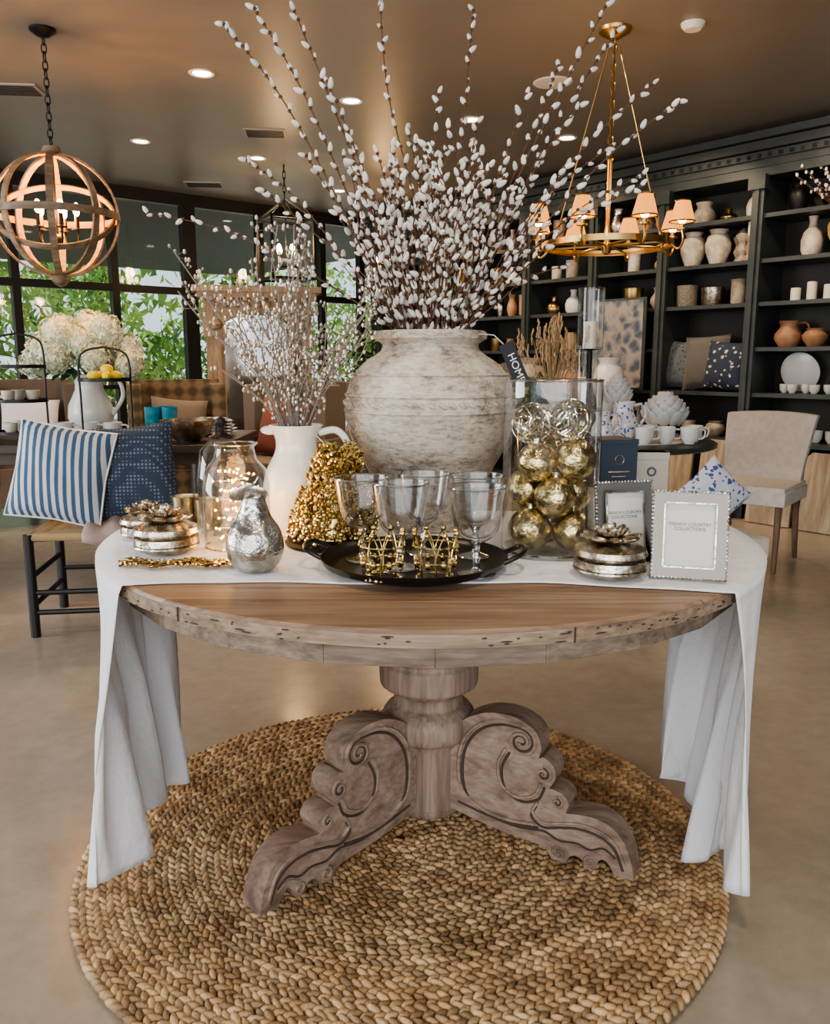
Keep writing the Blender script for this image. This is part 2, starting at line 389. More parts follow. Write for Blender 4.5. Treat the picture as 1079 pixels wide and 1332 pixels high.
mats_=[m_stone,m_cream,m_terra,m_stone,m_silver,m_wood2,m_white,m_brass,m_cream]
for (a_,b_) in ((.71,1.5),(1.5,2.2),(2.2,2.98),(2.98,3.75),(3.75,4.5)):
    for z in(.605,.965,1.305,1.635,1.945,2.265):
        if abs(a_-.71)<.01 and z in(.965,1.305,1.635,1.945): continue
        if abs(a_-1.5)<.01 and z in(.965,1.305): continue
        s=a_+.12
        while s<b_-.1:
            rr=R.uniform(.045,.095); hh=R.uniform(.10,.25)
            vase(R.choice(('stoneware_vase','pottery_jar','shelf_pot')),sc(R.choice((V_URN,V_BOT,V_JUG,V_POT)),rr,hh),R.choice(mats_),SP(s,-.17+R.uniform(-.03,.05),z),14)
            s+=R.uniform(.19,.26)
for s,h in((.5,.2),(.25,.16),(0,.22)): vase('pottery_jar',sc(V_URN,.08,h),m_dark,SP(s,y,2.265),14)
def board(loc,w,h,rz):
    mb=MB(); o=[(-w/2,0),(w/2,0),(w/2,h-.04),(w/2-.04,h),(-w/2+.04,h),(-w/2,h-.04)]
    mb.prism(o,-.015,.015,0,T(0,0,.003,rad(7))); mb.build('wooden_board',m_board,loc,rz,bevel=.004)
for i,(s,w_) in enumerate(((1.22,.3),(.86,.26),(.40,.34),(.02,.28),(-.34,.3))): board(SP(s,.14+.02*(i%2),0),w_,.56+.04*(i%3),aS)
# ------------------------------------------------------------ ceiling fixtures
m_trimw=M('trim_white',(.7,.66,.6),.5)
for i,(x,y_) in enumerate([(-1.24,5.21),(-2.09,6.73),(-1.30,7.26),(-.41,5.73),(.39,6.15),(1.14,6.63),(-.75,8.6),(.2,8.3)]):
    mb=MB(); mb.lathe([(.055,0),(.065,-.006),(.075,-.004),(.078,0)],0,20); mb.lathe([(0,-.001),(.054,-.001)],1,16)
    mb.build('ceiling_downlight',[m_trimw,m_down],(x,y_,H-.002))
    lamp('downlight_lamp','SPOT',(x,y_,H-.03),80,(1,.80,.58),.06,(0,0,0),110)
for k,s in enumerate((.2,1.2,2.4,3.6)):
    q=SP(s,.9,H-.03); dvec=Vector(SP(s,-.2,1.5))-Vector(q)
    lamp('shelf_spot','SPOT',q,50,(1,.78,.52),.06,dvec.to_track_quat('-Z','Y').to_euler(),95)
mb=MB(); mb.lathe([(0,-.03),(.04,-.03),(.055,-.015),(.06,0)],0,20); mb.build('smoke_detector',m_white,(1.38,4.49,H))
mb=MB(); mb.lathe([(0,-.006),(.10,-.006),(.115,-.004),(.12,0)],0,28); mb.build('ceiling_speaker',m_paper,(.83,5.38,H))
m_vent=M('vent_grey',(.35,.31,.27),.5)
for x,y_,w in [(-2.52,5.5,.42),(-1.1,6.5,.3),(-2.0,8.3,.35)]:
    mb=MB(); mb.box((0,0,-.004),(w,.24,.008))
    for k in range(6): mb.box((0,-.085+.034*k,-.010),(w*.9,.014,.004),1)
    mb.build('air_vent',[m_vent,m_dark],(x,y_,H),.1)
def chain(mb,z0,z1,m,x=0,y_=0,l=.05):
    n=int((z1-z0)/(l*.8)); 
    for i in range(n):
        z=z0+(i+.5)*(z1-z0)/n
        P=[(x+ (.013*math.cos(a) if i%2 else 0), y_+(0 if i%2 else .013*math.cos(a)), z+l*.55*math.sin(a)) for a in [2*pi*k/10 for k in range(10)]]
        mb.tube(P,.0035,m,5,True)
m_hoop=Mwood('hoop_wood',(.13,.085,.05),(.25,.175,.11),(.34,.255,.165),0,0,.6,.5)
mb=MB(); r=.314
def hoop(mb,r,w,th,m,X): mb.lathe([(r-th,-w/2),(r,-w/2),(r,w/2),(r-th,w/2)],m,56,X,True)
for i,a in enumerate((15,62,108,152)): hoop(mb,r-.004*i,.035,.012,0,T(0,0,0,pi/2,0,rad(a)))
hoop(mb,r+.004,.035,.012,0,T(0,0,0)); hoop(mb,r-.02,.03,.01,0,T(0,0,0,rad(38),rad(12)))
mb.lathe([(0,r+.03),(.04,r+.025),(.05,r),(.03,r-.02),(0,r-.02)],0,20); mb.lathe([(0,-r-.05),(.025,-r-.04),(.05,-r-.01),(.03,-r+.02),(0,-r+.02)],0,20)
mb.tube([(0,0,r),(0,0,-.12)],.008,1,8); mb.ball((0,0,-.12),.03,1)
for i in range(5):
    a=2*pi*i/5+.3; c,s=math.cos(a),math.sin(a)
    mb.tube(cr([(0,0,-.12),(.05*c,.05*s,-.16),(.10*c,.10*s,-.13),(.10*c,.10*s,-.07)],5),.006,1,6)
    mb.lathe([(0,0),(.03,0),(.03,.006),(.012,.01),(.012,.07),(0,.07)],1,12,T(.10*c,.10*s,-.07))
    mb.ball((.10*c,.10*s,.035),(.018,.018,.036),2,seg=8,ring=6)
chain(mb,r+.03,H-1.95-.03,1); mb.lathe([(0,H-1.95-.04),(.03,H-1.95-.035),(.065,H-1.95-.01),(.065,H-1.95)],1,20)
mb.build('globe_pendant_light',[m_hoop,m_dark,m_bulb],(-1.88,4.56,1.95))
lamp('globe_lamp','POINT',(-1.88,4.56,1.98),60,(1,.40,.08),.08)
# brass chandelier
mb=MB()
hoop(mb,.34,.03,.012,0,T(0,0,0)); hoop(mb,.29,.012,.006,0,T(0,0,.0))
mb.lathe([(0,-.05),(.02,-.04),(.03,-.01),(.015,.02),(.02,.05),(.012,.1),(.012,.42),(.02,.43),(0,.46)],0,16)
for i in range(8):
    a=2*pi*i/8+.25; c,s=math.cos(a),math.sin(a)
    mb.tube([(0,0,0),(.34*c,.34*s,0)],.006,0,6)
    mb.tube(cr([(.32*c,.32*s,0),(.37*c,.37*s,-.04),(.395*c,.395*s,0),(.385*c,.385*s,.06)],5),.007,0,6)
    mb.lathe([(0,0),(.028,0),(.028,.008),(.012,.012),(.012,.05),(0,.05)],0,12,T(.385*c,.385*s,.05))
    mb.lathe([(.062,.0),(.035,.10)],1,22,T(.385*c,.385*s,.09)); mb.ring(.062,.0035,0,20,5,T(.385*c,.385*s,.09)); mb.ring(.035,.0035,0,20,5,T(.385*c,.385*s,.19))
    mb.ball((.385*c,.385*s,.105),(.022,.022,.03),2,seg=8,ring=6)
for k in range(3):
    a=2*pi*k/3+.3; mb.tube([(.34*math.cos(a),.34*math.sin(a),0),(.03*math.cos(a),.03*math.sin(a),.97)],.004,0,5)
chain(mb,.46,H-1.80-.03,0); mb.lathe([(0,H-1.80-.05),(.03,H-1.80-.045),(.08,H-1.80-.015),(.085,H-1.80)],0,24)
mb.build('brass_chandelier',[m_brass,m_shade,m_bulb],(1.01,4.56,1.80))
for i in range(4):
    a=2*pi*i/4+.25; lamp('chandelier_lamp','POINT',(1.01+.385*math.cos(a),4.56+.385*math.sin(a),2.08),4,(1,.52,.2),.04)
def lantern(loc,k=1,rz=.5):
    mb=MB()
    for a in(-1,1):
        for b_ in(-1,1): mb.box((a*.19*k,b_*.19*k,0),(.02,.02,.5*k)); mb.tube([(a*.19*k,b_*.19*k,.25*k),(0,0,.42*k)],.008,0,5)
        for z in(-.25,.25): mb.box((a*.19*k,0,z*k),(.02,.4*k,.02)); mb.box((0,a*.19*k,z*k),(.4*k,.02,.02))
    mb.box((0,0,-.245*k),(.38*k,.38*k,.008)); chain(mb,.42*k,H-loc[2],0,l=.07)
    for i in range(4):
        a=pi/2*i+.4; mb.lathe([(0,0),(.012,0),(.012,.1),(0,.1)],2,10,T(.08*k*math.cos(a),.08*k*math.sin(a),-.14*k)); mb.ball((.08*k*math.cos(a),.08*k*math.sin(a),.0),(.024,.024,.045),1,seg=8,ring=6)
    mb.tube([(0,0,-.14*k),(0,0,.42*k)],.006,0,6); mb.box((0,0,-.14*k),(.2*k,.015,.015)); mb.box((0,0,-.14*k),(.015,.2*k,.015))
    mb.build('lantern_pendant',[m_dark,m_bulb,m_wax],loc,rz)
    lamp('lantern_lamp','POINT',(loc[0],loc[1],loc[2]+.08),12,(1,.6,.28),.06)
lantern((-1.12,7.5,2.15)); lantern((-.3,8.6,2.2),.9,.2)
# ------------------------------------------------------------ rug
RX,RY,RR=-.035,1.92,.773
m_rug=M('water_hyacinth',(.36,.22,.105),.5,c2=(.54,.37,.20),ns=9,isl=.48,bump=.4,bs=160)
m_rugb=M('rug_base',(.10,.055,.025),.9)
mb=MB(); mb.lathe([(0,.012),(RR-.02,.012),(RR-.01,.006),(RR-.01,.001),(0,.001)],1,72)
V,F=sph(8,4); step=.0298
for k in range(26):
    r0=.014+step*k
    for sgn in(-1,1):
        rr=r0+sgn*.0072
        if rr<.01: continue
        n=max(5,int(2*pi*rr/.0225)); ph=R.random()
        for i in range(n):
            a=2*pi*(i+ph+(.5 if sgn>0 else 0))/n+R.uniform(-.03,.03)/max(rr*20,1)
            l=.0185*R.uniform(.9,1.15); w=.0085*R.uniform(.9,1.15)
            X=Matrix.Translation((rr*math.cos(a),rr*math.sin(a),.014+R.uniform(-.0015,.0025)))@Matrix.Rotation(a+pi/2+sgn*rad(33),4,'Z')@Matrix.Rotation(rad(R.uniform(6,16)),4,'Y')@Matrix.Diagonal((l,w,.0105,1))
            mb.add([X@v for v in V],F,0)
mb.build('woven_round_rug',[m_rug,m_rugb],(RX,RY,0),sharp=180)
# ------------------------------------------------------------ main table
TX,TY,TR,TZ=.035,2.12,.80,.76
tab=bpy.data.objects.new('round_pedestal_table',None); bpy.context.scene.collection.objects.link(tab); tab.location=(TX,TY,0)
mb=MB(); n=96
mb.lathe([(0,TZ-.034),(TR-.006,TZ-.034),(TR,TZ-.030),(TR,TZ-.006),(TR-.005,TZ),(0,TZ)],0,n)
mb.build('top',[m_wood],parent=tab)
mb=MB()
mb.lathe([(TR+.0015,TZ-.031),(TR+.0015,TZ-.007)],0,n); mb.build('rim',[m_edge],parent=tab)
mb=MB(); nf=24
for i in range(nf):
    a=2*pi*(i+.5)/nf; w=2*.752*math.tan(pi/nf)
    mb.box((0,0,0),(w-.001,.03,.05),0,T(.735*math.cos(a),.735*math.sin(a),TZ-.034-.025,0,0,a+pi/2))
mb.build('apron',[m_apron],parent=tab,bevel=.0015)
mb=MB()
for i in range(110):
    a=R.uniform(pi,2*pi); zz=TZ-.02+R.uniform(-.010,.009)
    mb.ball(((TR+.002)*math.cos(a),(TR+.002)*math.sin(a),zz),(R.choice((.003,.005,.012)),.0015,.0016),0,Matrix.Rotation(a+pi/2,4,'Z'),6,4)
for a in(-1.27,-2.2,-.5): mb.box((0,0,0),(.0025,.003,.027),0,T((TR+.002)*math.cos(a),(TR+.002)*math.sin(a),TZ-.019,0,0,a+pi/2))
mb.build('knots',[m_groove],parent=tab)
PY=-.12
mb=MB()
mb.box((0,-PY,.665),(1.2,.09,.04),1); mb.box((0,-PY,.665),(.09,1.2,.04),1)
mb.lathe([(p[0],p[1]) for p in cr([(0,.06,0),(.07,.06,0),(.086,.068,0),(.089,.085,0),(.086,.10,0),(.086,.235,0),(.093,.25,0),(.098,.262,0),(.112,.27,0),(.119,.29,0),(.118,.318,0),(.108,.335,0),(.098,.345,0),(.088,.352,0),(.086,.375,0),(.098,.388,0),(.104,.396,0),(.120,.400,0),(.125,.412,0),(.125,.455,0),(.120,.465,0),(.118,.475,0),(.13,.50,0),(.15,.56,0),(.17,.64,0),(0,.645,0)],3)],0,48)
mb.build('pedestal',[m_ped,m_ped],(0,PY,0),parent=tab,sharp=35)
def cx_(r): return r if r<.30 else .30+(r-.30)*.80
top=[(.06,.255),(.09,.300),(.13,.332),(.185,.353),(.245,.352),(.292,.330),(.314,.292),(.308,.262),(.324,.266),(.352,.250),(.360,.218),(.342,.192),(.356,.190),(.386,.182),(.403,.160),(.394,.138),(.42,.140),(.475,.143),(.525,.132),(.565,.102),(.590,.055),(.602,.004)]
bot=[(.548,.002),(.532,.030),(.512,.044),(.496,.036),(.490,.018),(.473,.005),(.456,.010),(.450,.027),(.43,.036),(.41,.028),(.400,.010),(.378,.003),(.355,.012),(.342,.030),(.31,.040),(.25,.045),(.18,.055),(.12,.068),(.06,.08)]
O=[(cx_(p[0]),p[1]) for p in cr([(a,b_,0) for a,b_ in top],4)]+[(cx_(p[0]),p[1]) for p in cr([(a,b_,0) for a,b_ in bot],4)]
def spiral(cx,cz,r0,turns,a0,dr,nn=34): return [(cx_(cx)+r0*(1-.85*k/nn)*math.cos(a0+dr*2*pi*turns*k/nn),cz+r0*(1-.85*k/nn)*math.sin(a0+dr*2*pi*turns*k/nn)) for k in range(nn+1)]
def c2(L,k=6): return [(cx_(p[0]),p[1]) for p in cr([(a,b_,0) for a,b_ in L],k)]
for li,ang in enumerate((-136.5,-26.5,98)):
    mb=MB(); th=.035; zo=.012
    X=T(0,PY,zo,0,0,rad(ang)); mb.prism(O,-th,th,0,X)
    for sd in(-1,1):
        y0=sd*(th+.0005)
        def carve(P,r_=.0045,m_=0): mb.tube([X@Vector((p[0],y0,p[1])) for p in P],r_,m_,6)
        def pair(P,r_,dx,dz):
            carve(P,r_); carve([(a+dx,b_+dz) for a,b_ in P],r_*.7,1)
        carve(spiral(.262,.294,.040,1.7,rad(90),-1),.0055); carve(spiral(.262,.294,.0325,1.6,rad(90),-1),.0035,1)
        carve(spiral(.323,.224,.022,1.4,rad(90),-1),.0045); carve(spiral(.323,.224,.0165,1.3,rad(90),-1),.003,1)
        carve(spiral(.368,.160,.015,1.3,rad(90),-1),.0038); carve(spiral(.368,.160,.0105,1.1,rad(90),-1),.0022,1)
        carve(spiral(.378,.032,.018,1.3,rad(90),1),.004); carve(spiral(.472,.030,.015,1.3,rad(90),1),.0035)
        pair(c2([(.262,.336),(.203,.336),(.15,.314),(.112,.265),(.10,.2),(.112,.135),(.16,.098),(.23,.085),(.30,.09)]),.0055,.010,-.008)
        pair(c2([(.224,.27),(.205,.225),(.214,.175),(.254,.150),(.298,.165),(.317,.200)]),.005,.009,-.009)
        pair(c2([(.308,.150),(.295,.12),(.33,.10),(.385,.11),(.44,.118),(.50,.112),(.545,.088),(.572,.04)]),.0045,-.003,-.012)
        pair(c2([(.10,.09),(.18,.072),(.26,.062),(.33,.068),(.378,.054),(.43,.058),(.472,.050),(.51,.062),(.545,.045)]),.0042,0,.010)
    mb.build('leg_%d'%(li+1),[m_leg,m_groove],parent=tab,bevel=.003,sharp=50)
# ------------------------------------------------------------ table runner
mb=MB(); ny=70; nh=36; ntp=30
rows=[]
def lerp(a,b_,t_): return a+(b_-a)*t_
for j in range(ny+1):
    q=j/ny; row=[]
    def side(sg):
        yf=1.59 if sg<0 else 1.55; ye=lerp(yf,2.42,q)
        xe=TX+sg*math.sqrt(max(.812**2-(ye-TY)**2,0)); out=[]
        if sg<0:
            bx=lerp(-.655,-.645,q); by=lerp(1.60,2.16,q**1.1); zb=.095+.05*max(0,min(1,(q-.15)*6))*(1 if q<.6 else .6)-(.03 if q>.6 else 0)
        else:
            bx=lerp(.715,.65,q); by=lerp(1.59,2.08,q); zb=.045+.09*q+.04*math.sin(q*8+1)
        for k in range(1,nh+1):
            t_=k/nh; z=lerp(TZ+.003,zb,t_); e=t_**.8
            x=lerp(xe,bx,e); y_=lerp(ye,by,e)
            am=min(1,t_*2.0)*(.010+.028*t_)
            ph=(.6 if sg<0 else 2.2)
            w=math.sin(2*pi*(2.6*q+.35*q*q)+ph+.9*t_)+.45*math.sin(2*pi*6.3*q+2.6*t_+ph)+.25*math.sin(2*pi*11*q-3*t_)
            x+=sg*(am*w+.004); y_+=am*1.2*math.cos(2*pi*2.6*q+.5+1.3*t_)
            z+=.015*t_*math.sin(2*pi*2.6*q+ph)
            out.append((x,y_,z))
        return (xe,ye),out
    (xl,yl),LL=side(-1); (xr,yr),RR_=side(1)
    row+=LL[::-1]
    for k in range(ntp+1):
        t_=k/ntp; x=lerp(xl,xr,t_); y_=lerp(yl,yr,t_)
        if j<ny*.5: y_+=(1-q*2)*(.045*math.sin(pi*t_)+.012*math.sin(t_*11)+.004*math.sin(t_*29)) 
        row.append((x,y_,TZ+.004+.0016*math.sin(t_*37+q*5)*math.sin(q*9)))
    row+=RR_; rows.append(row)
W=len(rows[0])
vs=[p for r_ in rows for p in r_]; fs=[(j*W+i,j*W+i+1,(j+1)*W+i+1,(j+1)*W+i) for j in range(ny) for i in range(W-1)]
mb.add(vs,fs); mb.build('linen_table_runner',[m_linen],sharp=180,solid=.002)
Z=TZ+.0065
# ------------------------------------------------------------ stoneware jar
mt,t,b=nt('distressed_stoneware'); b.inputs['Roughness'].default_value=.85
co=coords(t,(1,1,1.6)); nA=noise(t,co,7,10,.8); nB=noise(t,coords(t,(1,1,3)),34,5,.7)
c1=ramp(t,nA,[(.43,(.64,.58,.49)),(.53,(.46,.385,.30)),(.60,(.16,.125,.10))])
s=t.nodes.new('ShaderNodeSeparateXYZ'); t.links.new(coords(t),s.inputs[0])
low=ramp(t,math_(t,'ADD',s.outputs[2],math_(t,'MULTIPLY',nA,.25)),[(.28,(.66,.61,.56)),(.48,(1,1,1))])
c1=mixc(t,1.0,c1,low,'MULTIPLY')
c2_=mixc(t,.26,c1,ramp(t,nB,[(.40,(.20,.16,.13)),(.52,(.76,.71,.62))])); t.links.new(c2_,b.inputs['Base Color']); bumpn(t,b,nB,.7,.01); m_jar=mt
mb=MB(); P=cr([(a,b_,0) for a,b_ in [(.115,0),(.118,.02),(.13,.08),(.165,.15),(.20,.215),(.221,.28),(.222,.33),(.208,.385),(.178,.425),(.142,.45),(.128,.462),(.124,.475)]],5)
mb.lathe([(0,0)]+[(p[0],p[1]) for p in P]+[(.132,.482),(.146,.490),(.148,.502),(.140,.510),(.124,.508),(.112,.48),(.11,.45),(0,.30)],0,64)
for z,r_,q in((.348,.220,.0042),(.308,.2232,.0042),(.400,.201,.004),(.13,.155,.0035)): mb.ring(r_,q,0,64,6,T(0,0,z))
for i in range(56):
    a=2*pi*i/56; mb.ball((.2232*math.cos(a),.2232*math.sin(a),.328),(.013,.006,.0055),0,Matrix.Rotation(a+pi/2,4,'Z')@Matrix.Rotation(.55,4,'Y'),7,5)
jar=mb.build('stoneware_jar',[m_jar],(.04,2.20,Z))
def tag(parent,loc,w,h,rot,string,txt,ts):
    mb=MB(); mb.prism([(-w/2,0),(w/2,0),(w/2,-h),(-w/2,-h)],-.001,.001,0)
    o=mb.build('tag',[m_tag,m_txt],loc,parent=parent); o.rotation_euler=rot
    text('tag_text',txt,ts,m_txt,o,(0,-.0016,-h*.55),(pi/2,pi/2,0))
    mb=MB(); mb.tube([Vector(p) for p in string],.0012,0,5); mb.build('tag_string',[m_txt],parent=parent)
tag(jar,(.172,-.215,.475),.038,.115,(-.10,-.42,.35),[(.12,-.09,.50),(.15,-.16,.495),(.172,-.215,.468)],'HOME',.026)
# ------------------------------------------------------------ pussy willow
mb=MB(); V2,F2=sph(7,5)
def branch(tip,start,nc,bend=.08,r0=.0035,f0=.30):
    s=Vector(start); e=Vector(tip); d=e-s; side=Vector((d.y,-d.x,0)); 
    if side.length<1e-4: side=Vector((1,0,0))
    side.normalize(); up=Vector((0,0,1))
    mid1=s+d*.33+up*bend*d.length*.9+side*R.uniform(-.04,.04); mid2=s+d*.68+up*bend*d.length+side*R.uniform(-.05,.05)
    P=cr([s-Vector((d.x*.05,d.y*.05,.12)),s,mid1,mid2,e],6)
    k=len(P); mb.tube(P,[r0*(1-.7*i/(k-1)) for i in range(k)],0,5)
    n=int(nc)
    for i in range(n):
        f=f0+(1-f0)*(i+R.uniform(-.25,.25))/max(n-1,1); f=min(max(f,.05),.999)*(k-1); i0=int(f); fr=f-i0
        p=P[i0].lerp(P[min(i0+1,k-1)],fr); tg=(P[min(i0+1,k-1)]-P[max(i0-1,0)]).normalized()
        o=tg.orthogonal().normalized(); a=i*2.4+R.uniform(-.5,.5)
        o=Matrix.Rotation(a,4,tg)@o; dr=(tg+o*R.uniform(.45,1.0)).normalized()
        sz=R.uniform(.75,1.2); c=p+dr*.012
        X=Matrix.Translation(c)@dr.to_track_quat('Z','Y').to_matrix().to_4x4()
        mb.add([X@Vector((v.x*.0062*sz*(1-.25*v.z),v.y*.0062*sz*(1-.25*v.z),v.z*.0118*sz)) for v in V2],F2,1)
        mb.add([X@Vector((v.x*.0045,v.y*.0045,v.z*.006-.0123*sz)) for v in V2],F2,0)
tips=[(-.45,1.98),(-.38,2.02),(-.31,2.07),(-.09,2.12),(.155,2.12),(.06,1.88),(.37,1.95),(.47,2.06),(.53,2.05),(.61,1.90),(.62,1.80),(.62,1.70),(-.735,1.60),(-.46,1.74),(-.21,1.86),(.42,1.84),(.52,1.76),(.40,1.45),(-.36,1.60),(.55,1.62),(-.02,1.80),(-.16,1.74),(.28,1.86),(.34,1.74),(-.28,1.72),(.15,1.78)]
for x,z in tips:
    a=R.uniform(-.12,.22)
    s=(max(-.08,min(.08,x*.2)),R.uniform(-.05,.05),.50)
    Ld=math.hypot(x-.04,z-1.27); branch((x-.04,a,z-Z),s,Ld/.036,.07 if abs(x)>.3 else .02)
for i in range(82):
    a=R.uniform(0,2*pi); th=rad(R.triangular(3,50,22)); l=R.uniform(.24,.52)
    tip=Vector((l*math.sin(th)*math.cos(a)*1.15,l*math.sin(th)*math.sin(a),.50+l*math.cos(th)))
    branch(tip,(.085*math.cos(a)*min(1,th*2),.085*math.sin(a)*min(1,th*2),.50),l/.034,.04,.003,.26)
mb.build('pussy_willow_branches',[m_twig,m_catkin],(.04,2.20,Z),sharp=180)
# ------------------------------------------------------------ pitcher + glitter twigs
mb=MB(); mb.lathe([(p[0],p[1]) for p in cr([(0,0,0),(.055,0,0),(.06,.008,0),(.08,.06,0),(.088,.11,0),(.078,.16,0),(.056,.205,0),(.052,.235,0),(.062,.265,0),(.068,.275,0),(.060,.272,0),(.046,.235,0),(0,.2,0)],4)],0,36)
mb.tube(cr([(.058,0,.255),(.10,0,.262),(.128,0,.23),(.125,0,.17),(.083,0,.13)],6),[.009]*25,0,8); mb.ball((-.066,0,.262),(.025,.022,.012),0)
pit=mb.build('white_ceramic_pitcher',[m_white],(-.30,2.10,Z))
m_glit=M('glittered_bud',(.62,.55,.44),.3,.6,isl=.5); m_gtw=M('silver_twig',(.20,.16,.13),.6)
mb=MB()
for i in range(54):
    a=R.uniform(0,2*pi); th=rad(R.uniform(5,46)); l=R.uniform(.22,.56); 
    tip=Vector((l*math.sin(th)*math.cos(a)-.01,l*math.sin(th)*math.sin(a)*.5-.02,.24+l*math.cos(th)))
    P=cr([(0,0,.20),(tip.x*.35+R.uniform(-.02,.02),tip.y*.35,.24+(tip.z-.24)*.4),(tip.x*.7+R.uniform(-.03,.03),tip.y*.7,.24+(tip.z-.24)*.72),tip],5)
    mb.tube(P,.0018,0,4)
    for k in range(int(l*58)):
        f=R.uniform(.2,1)*(len(P)-1.01); p0_=P[int(f)].lerp(P[int(f)+1],f-int(f)); p=p0_+Vector((R.uniform(-.02,.02),R.uniform(-.02,.02),R.uniform(-.006,.02)))
        mb.tube([p0_,p],.0008,0,3)
        s=R.uniform(.0028,.0052); mb.ball(p,(s,s,s*1.4),1,seg=5,ring=3)
mb.build('glittered_twigs',[m_gtw,m_glit],(-.30,2.10,Z))
tag(pit,(.085,-.075,.235),.026,.07,(0,.05,.4),[(.055,-.03,.25),(.085,-.075,.229)],'HOME',.015)
# ------------------------------------------------------------ gold berry cluster
mb=MB(); mb.lathe([(0,0),(.112,0),(.115,.006),(.108,.012),(0,.012)],1,36)
mb.lathe([(0,.012),(.062,.016),(.05,.08),(.02,.19),(0,.20)],0,20)
for i in range(1350):
    f=R.random()**1.25; a=R.uniform(0,2*pi); rr=.080*(1-f)**.75+.016+R.uniform(-.014,.014)+(.014 if f>.8 else 0); s=R.uniform(.0036,.0074)
    mb.ball((rr*math.cos(a)+.02*f,rr*math.sin(a),.018+f*.215+R.uniform(-.004,.010)),s,0,seg=7,ring=4)
for i in range(180):
    f=R.random(); a=R.uniform(0,2*pi); rr=.07*(1-f)+.022
    p=Vector((rr*math.cos(a)+.02*f,rr*math.sin(a),.02+f*.2)); e=p+Vector((math.cos(a)*.022,math.sin(a)*.022,.018)); mb.tube([p,e],.0008,0,4); mb.ball(e,(.005,.011,.0015),0,T(0,0,0,R.uniform(0,1.2),0,a),7,4)
mb.build('gold_berry_cluster',[m_gold,m_dark],(-.20,1.97,Z))
# ------------------------------------------------------------ glass jars with fairy lights
m_fairy=M('fairy_bulb',(1,.8,.4),.3,em=(1,.5,.12),es=16)
mb=MB(); mb.lathe([(0,.002),(.076,.002),(.078,.01),(.078,.15),(.07,.185),(.05,.21),(.045,.235),(.052,.245)],0,36); mb.ring(.052,.002,3,32,5,T(0,0,.245)); mb.ring(.076,.003,3,36,5,T(0,0,.004))
P=[(.055*math.cos(k*.5)*(.6+.4*math.sin(k*1.7)),.055*math.sin(k*.5)*(.6+.4*math.cos(k)),.01+.0018*k) for k in range(100)]
mb.tube(P,.0009,1,4)
for k in range(100): mb.ball(P[k],.0030,2,seg=6,ring=4)
mb.build('fairy_light_jar',[m_glass,m_brass,m_fairy,m_rimg],(-.42,1.93,Z))
lamp('fairy_glow','POINT',(-.42,1.93,Z+.08),1.2,(1,.5,.15),.04)
mb=MB(); mb.lathe([(0,0),(.028,0),(.030,.005),(.018,.012),(.008,.02),(.006,.028),(.014,.04),(.011,.050),(0,.056)],0,24); mb.lathe([(0,-.24),(.06,-.24),(.065,-.1),(.055,-.03),(.026,0)],1,28)
mb.build('lidded_glass_jar',[m_dark,m_glass],(-.49,2.10,Z+.241))
# ------------------------------------------------------------ pear
mb=MB(); mb.lathe([(p[0],p[1]) for p in cr([(0,.004,0),(.03,0,0),(.052,.02,0),(.060,.05,0),(.054,.085,0),(.036,.115,0),(.027,.14,0),(.022,.158,0),(.008,.168,0),(0,.165,0)],5)],0,36)
mb.tube(cr([(0,0,.16),(.002,0,.18),(.012,0,.198)],4),.003,0,6)
for sx,l in((-1,.055),(.6,.04)):
    mb.ball((sx*.02,-.012,.168),(l*.55,.004,.016),0,T(0,0,0,.4,sx*.5),10,6)
mb.build('silver_pear_ornament',[m_silver2],(-.335,1.70,Z))
def petals(mb,m,z0,Rr,Hh,layers,n,size,open_,thin=.16):
    for l in range(layers):
        f=l/max(layers-1,1); rr=Rr*(1-f*.85); nn=max(3,int(n*(1-f*.5)))
        for i in range(nn):
            a=2*pi*(i+.5*(l%2))/nn; s=size*(1-f*.45)
            X=Matrix.Rotation(a,4,'Z')@Matrix.Rotation(open_*(1-f)+.1,4,'Y')
            mb.ball((rr*math.cos(a),rr*math.sin(a),z0+Hh*f),(s*thin,s*.42,s*.6),m,X,8,6)
def trinket(loc,s=1):
    mb=MB(); mb.lathe([(p[0]*s,p[1]*s) for p in [(0,0),(.05,0),(.062,.006),(.074,.022),(.072,.036),(.064,.042),(.066,.046),(.074,.05),(.072,.058),(.055,.066),(.03,.072),(0,.074)]],0,40)
    for z,r_ in((.016,.072),(.048,.073)): mb.ring(r_*s,.003*s,0,36,5,T(0,0,z*s))
    petals(mb,1,.080*s,.040*s,.018*s,3,8,.042*s,1.25); mb.ball((0,0,.100*s),.009*s,1)
    mb.build('flower_trinket_box',[m_silver,m_silver],loc)
trinket((-.575,1.88,Z),1.0); trinket((-.672,2.04,Z),.85); trinket((.40,1.66,Z),1.0)
for x,y_ in((-.62,2.22),(-.545,2.17)):
    vase('mercury_votive',[(0,0),(.028,0),(.034,.01),(.036,.06),(.039,.075),(.036,.075),(.031,.012),(0,.008)],m_goldsilver,(x,y_,Z),24)
mb=MB()
for i in range(150):
    f=i/149; x=-.12+.25*f; y_=.014*math.sin(f*14)+R.uniform(-.018,.018)
    a=R.uniform(0,6.28); mb.ball((x,y_,.005+R.uniform(0,.008)),(.014,.005,.0018),0,Matrix.Rotation(a,4,'Z'),8,4)
    if i%2: mb.ball((x,-y_,.008),.0042,0,seg=6,ring=4)
mb.build('gold_leaf_garland',[m_gold],(-.51,1.735,Z))
